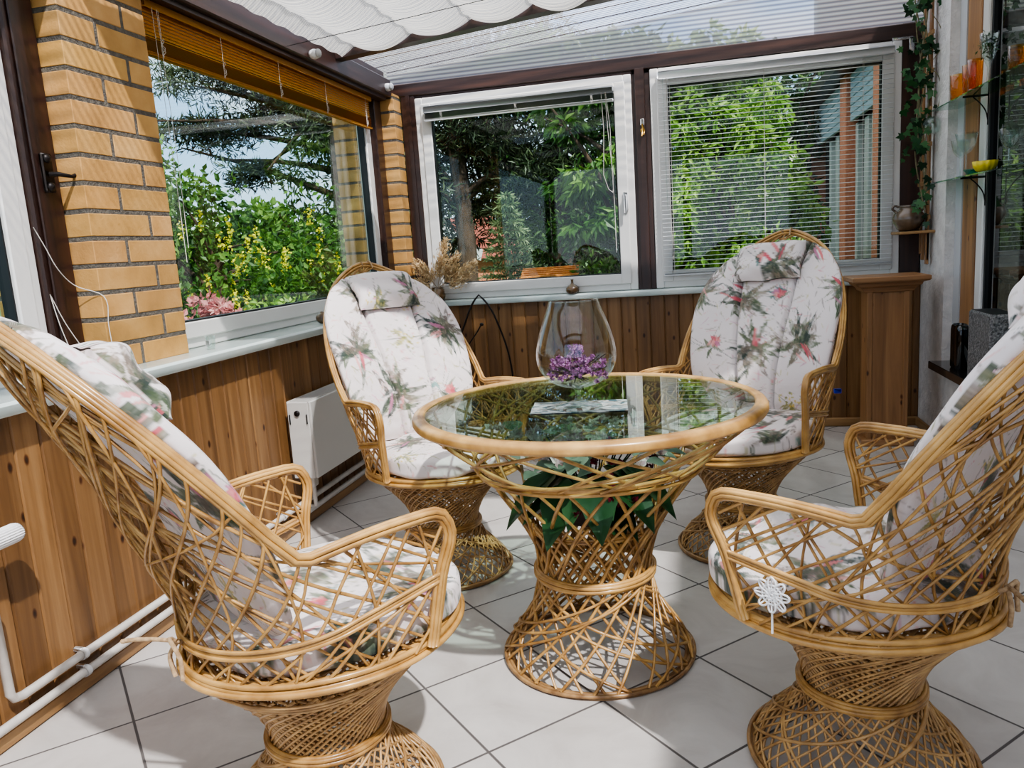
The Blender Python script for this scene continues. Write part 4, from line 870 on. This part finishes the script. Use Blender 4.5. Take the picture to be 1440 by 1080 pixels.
mb=MB();mb.tube(smooth_path([(-1.805,1.90,1.27),(-1.803,1.93,1.21),(-1.80,1.955,1.155),(-1.798,2.01,1.10),(-1.735,2.05,1.06),(-1.735,2.05,.97),(-1.73,2.05,.86)],30),.0014,5);mb.tube(smooth_path([(-1.81,1.925,1.08),(-1.80,1.95,1.0),(-1.79,2.0,.90),(-1.79,2.03,.84)],20),.0014,5);mb.tube(smooth_path([(-1.81,1.925,1.08),(-1.80,1.93,1.0),(-1.79,1.95,.90),(-1.78,1.96,.84)],20),.0014,5)
tag(mb.build('loose_cord',M['cord']),'thin white cord hanging loose over the post beside the brick pier','cord')
# iron arch stand
t=thing('iron_arch','thin black wire arch decoration standing before the back wall panelling','arch',(-1.2,4.40,0))
L=smooth_path([(-.22,0,0),(-.215,0,.30),(-.175,0,.55),(-.11,0,.70),(-.035,0,.845),(-.01,0,.872)],24);Rr=smooth_path([(-.01,0,.872),(.03,0,.83),(.10,0,.68),(.145,0,.52),(.165,0,.33),(.17,0,0)],24)
MB().tube(np.concatenate([L,Rr[1:]]),.0055,6).build('outer_hoop',M['black'],t);MB().tube(smooth_path([(-.17,0,.40),(-.12,0,.54),(-.02,0,.68),(-.008,0,.70)],16),.004,6).ball((-.005,0,.70),(.012,.008,.010),10).build('inner_hook',M['black'],t)
mb=MB();mb.tube([(-.22,-.08,.006),(-.22,.08,.006)],.006,6);mb.tube([(.17,-.08,.006),(.17,.08,.006)],.006,6);mb.tube([(-.22,0,.006),(.17,0,.006)],.006,6);mb.build('feet',M['black'],t)
# ------------------------------------------------------------------ right corner: trellis, ivy, shelf, pot
t=thing('trellis','slim pine lath trellis fixed to the white wall corner','trellis',(1.19,4.5,1.0))
for a_,b_,c_ in((-.02,.012,-.10),(.10,.125,-.05)):MB().box(-.012,.0,a_,b_,c_,1.35,bev=.002).build('upright',M['pine_col'],t,smooth=False)
for z in(.13,.30,.49,.66,.84,1.02,1.20):MB().box(-.018,-.006,-.06,.15,z,z+.022,bev=.002).build('rung',M['pine_y'],t,smooth=False)
t=thing('wall_shelf','small pine shelf carrying the brown pot at the wall corner','shelf',(1.14,4.53,1.06))
MB().box(-.10,.065,-.10,.10,0,.014,bev=.003).build('board',M['pine_x'],t,smooth=False)
for y in(-.05,.03):MB().box(.035,.05,y,y+.015,-.14,0,bev=.002).build('bracket',M['pine_col'],t,smooth=False)
t=thing('ceramic_pot','squat glazed brown pot with two handles on the small corner shelf','pot',(1.10,4.52,1.076))
MB().lathe([(0,0),(.040,0),(.055,.012),(.074,.045),(.078,.065),(.070,.09),(.045,.112),(.042,.120),(.052,.130),(.048,.132),(.036,.122),(.030,.10)],48).build('body',M['ceramic'],t)
for s in(-1,1):MB().tube(smooth_path([(s*.06,0,.10),(s*.078,0,.118),(s*.07,0,.132),(s*.047,0,.124)],10),.006,6).build('handle',M['ceramic'],t)
rg=np.random.default_rng(31);iv=thing('ivy_vine','trailing ivy with lobed green leaves climbing the trellis','ivy',(1.15,4.48,1.1))
def vpath(ph,amp,z0,z1,r=.0035):
    z=np.linspace(z0,z1,70);return np.stack([.0+amp*np.sin(z*7+ph)*.8-.015,.03*np.cos(z*5+ph)-.03,z],1)
mbv=MB();mbl=MB();tr=[]
for q,(ph,amp,z0,z1) in enumerate(((0,.03,.02,1.3),(2.1,.04,.04,1.3),(4.0,.05,.3,1.25),(1.0,.035,.1,.9),(3.,.06,.5,1.3))):
    P=vpath(ph,amp,z0,z1);mbv.tube(P,.0032 if q else .0045,5);tr.append(P)
mbv.tube(smooth_path([(.02,-.03,1.02),(.06,-.05,.93),(.062,-.05,.85),(.03,-.04,.80)],16),.002,5);mbv.tube(smooth_path([(.0,-.03,.78),(.05,-.05,.72),(.06,-.06,.62),(.05,-.05,.56)],16),.002,5);mbv.build('vines',mat('vine_pale',(150,146,112),.7,noise=(96,84,58),nscale=30),iv)
def ivyleaf(mb,p,d,s,tone):
    d=np.array(d,float);d/=np.linalg.norm(d);up=np.array([rg.normal(0,.3),-1,rg.normal(0,.3)]);S=np.cross(d,up);S/=np.linalg.norm(S);an=[0,-.35,-.55,-.95,-1.25,-1.75,-2.3,PI,2.3,1.75,1.25,.95,.55,.35];ra=[1,.62,.5,.85,.5,.62,.45,.2,.45,.62,.5,.85,.5,.62]
    V=[p]+[p+s*r*(d*math.cos(a)+S*math.sin(a)) for a,r in zip(an,ra)];n=len(an);mb.add(V,[np.array([[0,1+i,1+(i+1)%n] for i in range(n)])],col=np.full((len(V),3),tone))
for q in range(135):
    P=tr[rg.integers(len(tr))];p=P[rg.integers(len(P))]+rg.normal(0,1,3)*np.array([.026,.015,.02])+np.array([-.01,-.03,0])
    if rg.uniform()<.35: p[2]=rg.choice([.13,.40,.48,.72,.86,1.06])+rg.normal(0,.03);p[0]-=.015
    ivyleaf(mbl,p,(rg.normal(0,.6),rg.normal(-.2,.3),rg.normal(-.6,.4)),rg.uniform(.02,.042),rg.uniform(0,1)**1.3)
mbl.build('leaves',M['ivy'],iv)
t=thing('glass_ball','clear glass ball hanging among the ivy vines','glass ball',(1.175,4.42,1.585));MB().ball((0,0,0),.045,24).build('ball_body',M['glass_clear'],t);MB().ball((0,0,0),.041,20).build('inner_shell',M['glass_clear'],t);MB().tube([(0,0,.045),(0.01,.02,.20)],.0012,5).build('thread',M['cord'],t)
t=thing('angle_bracket','small white metal angle bracket at the right end of the dark beam','bracket',(1.10,4.66,2.03));MB().box(-.06,.04,-.012,.0,.02,.035,bev=.002).box(.02,.045,-.012,0,-.05,.03,bev=.002).build('bracket_plate',M['chrome'],t)
# glass shelves before the house window
def gshelf(z,what):
    t=thing('glass_shelf','clear glass shelf before the house window, '+what,'shelf',(1.22,3.5,z))
    MB().box(-.085,.03,-1.1,.775,-.006,.0).build('shelf_pane',M['glass_shelf'],t,smooth=False)
    for y in(.38,-.5):
        mb=MB();mb.tube([(.03,y,-.008),(-.07,y,-.008)],.0028,6);mb.tube([(.03,y,-.13),(.03,y,.0)],.0028,6);mb.tube(smooth_path([(-.03,y,-.01),(.0,y,-.04),(.022,y,-.075),(.03,y,-.11)],10),.0028,6);mb.build('wire_bracket',M['black'],t)
gshelf(1.640,'the upper one carrying amber tumblers');gshelf(1.300,'the lower one carrying wine glasses')
def tumbler(x,y,z,h_,r,label,m='glass_orange'):
    t=thing('tumbler',label,'tumbler',(x,y,z),0,'amber tumblers on the upper glass shelf');MB().lathe([(0,.003),(r*.86,.003),(r,h_),(r*.94,h_),(r*.8,.008),(0,.008)],28).build('cup',M[m],t);MB().lathe([(0,0),(r*.86,0),(r*.87,.012),(0,.012)],28).build('base',M[m],t)
tumbler(1.19,4.09,1.641,.12,.032,'amber tumbler at the far end of the upper glass shelf, before the brown post')
tumbler(1.18,3.90,1.641,.125,.030,'amber tumbler in the middle of the row, before the white window frame')
tumbler(1.175,3.815,1.641,.13,.031,'amber tumbler directly left of the tall glass goblet')
tumbler(1.22,3.50,1.641,.11,.032,'pale amber tumbler right of the tall glass goblet')
t=thing('tall_goblet','tall clear goblet filled with dry greenery on the upper glass shelf','goblet',(1.175,3.66,1.641));MB().lathe([(0,0),(.028,0),(.029,.002),(.006,.008),(.004,.04),(.005,.07),(.018,.10),(.030,.13),(.034,.17),(.034,.20),(.033,.20),(.016,.104),(0,.09)],32).build('goblet_body',M['glass_clear'],t)
mb=MB();P=rg.normal(0,1,(160,3))*np.array([.012,.012,.022])+np.array([0,0,.155]);leaves(mb,P,rg.normal(0,1,(160,3)),.02,.3,rg);mb.build('greenery',M['ivy'],t)
def wine(x,y,s,label,cut=False):
    t=thing('wine_glass',label,'wine glass',(x,y,1.301),0,'wine glasses on the lower glass shelf');MB().lathe([(0,0),(.030*s,0),(.031*s,.002),(.005,.007),(.0035,.02),(.0035,.075*s)],28).build('stem',M['glass_clear'],t);MB().lathe([(.0035,.075*s),(.016*s,.085*s),(.028*s,.105*s),(.035*s,.145*s),(.0335*s,.145*s),(.026*s,.107*s),(.003,.083*s)],32).build('bowl',M['glass_clear'],t)
wine(1.19,4.02,1.15,'wine glass nearest the brown post on the lower glass shelf')
wine(1.17,3.88,1.25,'taller wine glass second from the brown post on the lower glass shelf')
wine(1.24,3.60,1.1,'wine glass standing behind the yellow bowl on the lower glass shelf')
t=thing('yellow_bowl','small bright yellow fluted bowl on the lower glass shelf','bowl',(1.175,3.66,1.301));a=np.linspace(0,2*PI,48,endpoint=False);V=[]
for r,z in((.012,0),(.03,.006),(.042,.024),(.045,.045),(.042,.045),(.036,.02)):V.append(np.stack([r*(1+.06*np.cos(a*12))*np.cos(a),r*(1+.06*np.cos(a*12))*np.sin(a),0*a+z],1))
MB().grid(np.array(V),cv=True).build('bowl_body',M['yellow'],t)
t=thing('teal_dish','tiny teal glass dish left of the yellow bowl','dish',(1.16,3.76,1.301));MB().lathe([(0,0),(.02,0),(.032,.016),(.034,.022),(.031,.022),(.018,.005),(0,.005)],28).build('dish_body',M['glass_teal'],t)
# granite sill things
t=thing('blue_vase','dark blue glass vase with rounded shoulders on the black granite sill','vase',(1.195,3.97,.4365));V=[];a=np.linspace(0,2*PI,40,endpoint=False);sq=lambda e:(np.sign(np.cos(a))*np.abs(np.cos(a))**e,np.sign(np.sin(a))*np.abs(np.sin(a))**e)
cx_,sy_=sq(.55)
for s,z in((0.01,0),(.9,0),(1,.01),(1,.18),(.93,.197),(.75,.207),(.72,.207),(.72,.19),(.9,.17),(.92,.02),(.01,.014)):V.append(np.stack([.030*s*cx_,.062*s*sy_,0*a+z],1))
MB().grid(np.array(V),cv=True).build('vase_body',M['glass_blue'],t)
t=thing('crackled_vase','square grey crackled glass vase at the right on the granite sill','vase',(1.20,3.575,.4365));mb=MB();mb.box(-.055,.055,-.13,.13,0,.30,bev=.008);mb.build('vase_body',M['crackle'],t,smooth=False);MB().box(-.045,.045,-.12,.12,.296,.3015).build('dark_mouth',M['gasket'],t,smooth=False)
# ------------------------------------------------------------------ GARDEN
struct(MB().box(-60,60,4.95,90,-.42,-.35).box(-60,-2.1,-30,4.95,-.42,-.35).box(-60,60,-40,-1.5,-.42,-.35).box(1.95,60,-1.5,4.95,-.42,-.35).build('ground',M['grass'],smooth=False))
def tree(name,label,cat,base,blobs,nleaf,size,width,mat_,trunk=None,seed=0,group=None,droop=.3,gaps=.0,shell=.55,branches=14,extra=None):
    rg=np.random.default_rng(seed);t=thing(name,label,cat,base,0,group);mb=MB();vol=np.array([b_[3]*b_[4]*b_[5] for b_ in blobs]);vol=vol**(2/3)/((vol**(2/3)).sum())
    for b_,f in zip(blobs,vol):
        n=int(nleaf*f);d=rg.normal(size=(n,3));d/=np.linalg.norm(d,axis=1)[:,None];rad=rg.uniform(shell**3,1,n)**(1/3)
        # clump: pull to sub-centres
        k=max(6,int(n/60));cc=rg.normal(size=(k,3));cc/=np.linalg.norm(cc,axis=1)[:,None];cc*=rg.uniform(shell,1,(k,1));idx=rg.integers(0,k,n);P=cc[idx]+d*rad[:,None]*.26
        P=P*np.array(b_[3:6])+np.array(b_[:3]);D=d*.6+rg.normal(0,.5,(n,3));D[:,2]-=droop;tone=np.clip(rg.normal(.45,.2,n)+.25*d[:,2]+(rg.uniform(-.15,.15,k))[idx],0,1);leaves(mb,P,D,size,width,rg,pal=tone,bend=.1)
    mb.build('foliage',mat_,t,smooth=False)
    if trunk:
        mb=MB();r,h_=trunk;mb.tube([(0,0,-.4),(.05,0,h_*.3),(-.04,.03,h_*.7),(0,0,h_)],[r*1.2,r,r*.8,r*.45],10)
        for q in range(branches):
            b_=blobs[q%len(blobs)];z=rg.uniform(.3,.95)*h_;e=np.array(b_[:3])+rg.normal(0,.5,3)*np.array(b_[3:6]);mb.tube(smooth_path([(0,0,z),tuple(e*.5+np.array([0,0,z*.5+.1])),tuple(e)],8),np.linspace(r*.4,r*.08,8),6)
        mb.build('trunk',M['bark'],t)
    if extra:extra(t,rg)
    return t
def racemes(t,rg):
    mb=MB()
    for q in range(95):
        a=rg.uniform(0,2*PI);p=np.array([rg.uniform(-1.6,1.9),rg.uniform(-1.5,-.2),rg.uniform(.5,2.2)]);n=30;s=rg.uniform(0,1,n);P=p+np.stack([rg.normal(0,.018,n),rg.normal(0,.018,n),-s*.22],1);leaves(mb,P,rg.normal(0,1,(n,3)),.035,.8,rg)
    mb.build('yellow_racemes',M['yellow_fl'],t)
G=-.35
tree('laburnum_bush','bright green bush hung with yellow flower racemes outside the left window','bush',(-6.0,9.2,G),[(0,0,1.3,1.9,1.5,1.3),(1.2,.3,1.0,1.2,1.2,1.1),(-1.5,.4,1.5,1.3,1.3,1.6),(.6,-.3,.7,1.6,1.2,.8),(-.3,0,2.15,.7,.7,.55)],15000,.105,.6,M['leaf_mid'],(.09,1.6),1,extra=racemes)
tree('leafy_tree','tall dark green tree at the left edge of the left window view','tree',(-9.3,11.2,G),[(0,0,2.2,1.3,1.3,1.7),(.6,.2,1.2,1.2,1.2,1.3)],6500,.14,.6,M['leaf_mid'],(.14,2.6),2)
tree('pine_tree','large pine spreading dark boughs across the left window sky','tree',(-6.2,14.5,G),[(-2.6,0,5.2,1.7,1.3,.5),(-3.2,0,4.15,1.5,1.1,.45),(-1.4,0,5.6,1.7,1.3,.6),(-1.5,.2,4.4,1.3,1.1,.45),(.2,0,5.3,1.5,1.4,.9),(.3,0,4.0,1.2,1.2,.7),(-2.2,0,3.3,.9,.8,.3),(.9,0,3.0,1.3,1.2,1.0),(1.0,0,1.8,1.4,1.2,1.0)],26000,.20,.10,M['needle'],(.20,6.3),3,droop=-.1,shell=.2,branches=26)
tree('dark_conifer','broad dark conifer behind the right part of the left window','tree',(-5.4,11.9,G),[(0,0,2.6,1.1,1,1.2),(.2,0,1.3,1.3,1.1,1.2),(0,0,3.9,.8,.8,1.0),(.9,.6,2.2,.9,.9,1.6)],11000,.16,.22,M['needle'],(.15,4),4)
tree('pink_shrub','pink leaved shrub low outside the left window','shrub',(-5.0,7.35,G),[(0,0,.75,.55,.45,.42),(.35,.1,.55,.4,.4,.3)],1800,.085,.7,M['pink_leaf'],(.03,.6),5)
tree('low_shrub','low green shrub beside the pink one outside the left window','shrub',(-3.9,7.6,G),[(0,0,.55,.8,.6,.45),(-.8,.5,.6,.7,.6,.5)],3200,.085,.6,M['leaf_bright'],(.03,.5),6)
# behind window 1
pineblobs=[(-.3,0,4.4,1.7,1.2,.8),(1.0,.2,4.2,1.5,1.2,.9),(-1.4,0,3.6,.9,.8,.6),(.2,.2,3.3,1.4,1.0,.5),(-1.2,.1,2.7,.7,.6,.35),(.9,.3,2.7,1.0,.9,.5),(.1,.4,2.2,.7,.7,.28)]
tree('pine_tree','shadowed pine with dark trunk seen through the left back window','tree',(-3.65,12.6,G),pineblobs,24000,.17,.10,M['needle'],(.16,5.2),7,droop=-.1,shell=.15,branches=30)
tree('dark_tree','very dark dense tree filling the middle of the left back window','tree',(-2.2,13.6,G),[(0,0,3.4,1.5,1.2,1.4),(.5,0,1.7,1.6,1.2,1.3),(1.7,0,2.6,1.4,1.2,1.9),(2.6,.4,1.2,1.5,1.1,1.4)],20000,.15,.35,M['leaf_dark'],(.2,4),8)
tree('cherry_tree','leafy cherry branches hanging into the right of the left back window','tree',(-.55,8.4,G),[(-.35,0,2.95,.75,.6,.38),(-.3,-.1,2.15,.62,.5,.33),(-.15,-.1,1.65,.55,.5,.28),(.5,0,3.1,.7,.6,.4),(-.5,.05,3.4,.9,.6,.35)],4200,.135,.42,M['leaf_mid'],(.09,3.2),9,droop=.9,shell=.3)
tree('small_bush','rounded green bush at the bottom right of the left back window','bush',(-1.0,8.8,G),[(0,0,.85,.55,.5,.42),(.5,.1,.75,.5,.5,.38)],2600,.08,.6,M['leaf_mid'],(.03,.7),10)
t=thing('young_spruce','small pointed spruce in the middle of the left back window','spruce',(-2.25,9.8,G));rg=np.random.default_rng(44);mb=MB();tk=MB();tk.tube([(0,0,0),(0,0,2.15)],[.035,.008],8);Hh=2.2
for k in range(17):
    z=.25+(Hh-.3)*(k/16)**.92;R=.60*(1-(z/Hh))**.85+.05
    for q in range(9):
        a=q*2*PI/9+k*.7+rg.uniform(-.2,.2);tip=np.array([R*math.cos(a),R*math.sin(a),z-.05+.14*R]);base=np.array([0,0,z]);tk.tube([base,tip],[.007,.002],4,caps=False);n=int(50*R/.5)+14;s=rg.uniform(.12,1,n);P=base+(tip-base)*s[:,None];D=(tip-base)/np.linalg.norm(tip-base)+rg.normal(0,.75,(n,3));leaves(mb,P,D,.085,.2,rg)
mb.build('needles',M['spruce'],t,smooth=False);tk.build('trunk',M['bark'],t)
t=thing('far_house','distant house with red roof and white gable beyond the garden','house',(-5.45,18.5,G))
MB().box(-1.3,1.0,0,2.5,0,1.45).build('wall',M['redbrick'],t,smooth=False)
mb=MB();mb.add([(-1.5,-.2,1.3),(1.2,-.2,1.3),(.5,1.2,2.35),(-1.5,1.2,2.35)],[np.array([[0,1,2,3]])]);mb.add([(1.2,-.2,1.3),(1.2,2.5,1.3),(.5,1.2,2.35)],[np.array([[0,1,2]])]);mb.build('roof',M['redroof'],t,smooth=False)
MB().add([(-.45,-.25,1.5),(.55,-.25,1.25),(.62,-.25,1.5),(-.35,-.25,2.2)],[np.array([[0,1,2,3]])]).build('white_gable',M['gablewhite'],t,smooth=False);MB().box(-.28,.0,-.30,-.26,1.6,1.85).build('window',M['gasket'],t,smooth=False)
t=thing('garden_bench','orange slatted timber bench top low in the left back window','bench',(-1.6,9.0,.78-.0),.12)
mb=MB()
for k in range(5):mb.box(-.33,.33,-.22+.09*k,-.15+.09*k,.02*k,.02*k+.025,bev=.004)
mb.build('slatted_top',M['orange'],t,smooth=False);MB().box(-.30,-.25,-.2,.18,-1.13,.01).box(.25,.30,-.2,.18,-1.13,.01).build('legs',M['orange'],t,smooth=False)
# behind window 2
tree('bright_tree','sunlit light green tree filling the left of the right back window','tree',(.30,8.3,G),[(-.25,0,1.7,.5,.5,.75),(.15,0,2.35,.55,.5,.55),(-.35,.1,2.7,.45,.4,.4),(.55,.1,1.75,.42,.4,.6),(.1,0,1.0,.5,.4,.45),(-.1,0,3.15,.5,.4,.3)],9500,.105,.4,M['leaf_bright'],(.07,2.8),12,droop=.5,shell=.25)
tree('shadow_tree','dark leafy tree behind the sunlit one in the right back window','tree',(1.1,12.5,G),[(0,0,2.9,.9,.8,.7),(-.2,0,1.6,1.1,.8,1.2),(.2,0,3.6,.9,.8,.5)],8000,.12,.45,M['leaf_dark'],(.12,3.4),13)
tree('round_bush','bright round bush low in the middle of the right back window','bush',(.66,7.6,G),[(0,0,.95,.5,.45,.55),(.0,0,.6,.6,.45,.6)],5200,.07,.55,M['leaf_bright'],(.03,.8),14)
tree('white_flower_shrub','shrub with white blossoms behind the right back window','shrub',(.95,9.0,G),[(0,0,1.6,.35,.3,.6)],900,.10,.55,M['leaf_mid'],(.03,1.5),15,extra=lambda t,rg:(lambda mb:(leaves(mb,rg.normal(0,1,(60,3))*np.array([.22,.1,.35])+np.array([-.1,-.3,1.55]),rg.normal(0,1,(60,3)),.11,.8,rg),mb.build('blossoms',M['white_fl'],t)))(MB()))
# house wing
t=thing('brick_wing','red brick house wing with white windows seen through the right blind','house',(1.72,8.0,G))
MB().box(.20,3.0,.1,6.0,0,3.15).build('wall',M['gasket'],t,smooth=False)
MB().box(-.72,3.0,-1.1,-.9,2.95,3.75,bev=.01).box(-.15,3.0,-.9,6,3.15,3.27).build('eave',M['dark_x'],t,smooth=False)
for y,w_ in((.08,.16),(1.83,.14),(4.5,.26)):MB().box(0,w_,y,y+.36,0,3.15,bev=.01).build('brick_pillar',M['redbrick'],t,smooth=False)
for y in(.85,2.6):
    f=MB()
    for q in((y,y+.12),(y+.30,y+.48),(y+.85,y+.95)):f.box(.10,.19,q[0],q[1],.25,2.6,bev=.01)
    f.box(.10,.19,y,y+.95,.25,.75,bev=.01);f=f.build('window_frame',M['pvc'],t,smooth=False);MB().box(.165,.17,y,y+.95,.7,2.6).build('pane',M['glass_dark'],f,smooth=False)
for y,w_ in((.48,1.3),(2.25,2.2)):
    mb=MB()
    for k in range(6):mb.box(.04,.08,y,y+w_,2.62+.085*k,2.70+.085*k,bev=.006)
    mb.build('roller_shutter',M['siding'],t,smooth=False)
# hedges closing the horizon
for i,(x,y,w_,h_,s,lb) in enumerate(((-14,20,4.5,2.6,51,'distant hedge of trees at far left beyond the lawn'),(-9.6,24,3.6,2.0,52,'distant trees behind the laburnum bush'),(-1.8,22,4.5,3.4,53,'distant dark trees closing the view behind the back windows'),(4,20,3.5,3.6,54,'distant trees behind the brick house wing'))):
    tree('distant_trees',lb,'trees',(x,y,G),[(0,0,h_*.5,w_,1.5,h_*.55),(w_*.5,.3,h_*.7,w_*.5,1.3,h_*.5),(-w_*.5,0,h_*.65,w_*.5,1.3,h_*.45)],9000,.28,.6,M['leaf_dark'] if i>1 else M['leaf_mid'],None,s)
# ------------------------------------------------------------------ light
sun=bpy.data.objects.new('sun',bpy.data.lights.new('sun','SUN'));COL.objects.link(sun);sun.data.energy=5.2;sun.data.angle=math.radians(1.2);sun.data.color=(1,.95,.87)
sd=Vector((.40,-.45,.80)).normalized();sun.rotation_euler=sd.to_track_quat('Z','Y').to_euler()
W=bpy.data.worlds.new('sky');SC.world=W;W.use_nodes=True;nt=W.node_tree;nt.nodes.clear();l=nt.links
tc=N(nt,'ShaderNodeTexCoord');sx=N(nt,'ShaderNodeSeparateXYZ');l.new(tc.outputs['Generated'],sx.inputs[0])
gr=ramp(nt,[(0.0,(206,218,232)),(.12,(160,190,226)),(.33,(136,168,208)),(.5,(196,200,204)),(1,(206,204,200))],sx.outputs[2])
mp=N(nt,'ShaderNodeMapping');mp.inputs['Scale'].default_value=(2.2,2.2,6);mp.inputs['Location'].default_value=(.3,.2,.1);l.new(tc.outputs['Generated'],mp.inputs[0]);no=N(nt,'ShaderNodeTexNoise');no.inputs['Scale'].default_value=1.6;no.inputs['Detail'].default_value=7;l.new(mp.outputs[0],no.inputs['Vector'])
cr=ramp(nt,[(.46,(0,0,0)),(.60,(255,255,255))],no.outputs['Fac']);cl=ramp(nt,[(.4,(246,248,252)),(.75,(150,164,186))],no.outputs['Fac'])
mx=N(nt,'ShaderNodeMix',data_type='RGBA');l.new(cr.outputs[0],mx.inputs[0]);l.new(gr.outputs[0],mx.inputs[6]);l.new(cl.outputs[0],mx.inputs[7])
bg=N(nt,'ShaderNodeBackground');bg.inputs[1].default_value=1.5;l.new(mx.outputs[2],bg.inputs[0]);o=nt.nodes.new('ShaderNodeOutputWorld');l.new(bg.outputs[0],o.inputs[0])
SC.view_settings.view_transform='AgX';SC.view_settings.look='AgX - Medium High Contrast';SC.view_settings.exposure=1.08
cy=SC.cycles;cy.max_bounces=14;cy.transparent_max_bounces=24;cy.transmission_bounces=8;cy.diffuse_bounces=5;cy.glossy_bounces=5;cy.sample_clamp_indirect=6;cy.caustics_reflective=False;cy.caustics_refractive=False
try:
    cy.use_denoising=True;cy.denoiser='OPENIMAGEDENOISE'
except Exception:pass
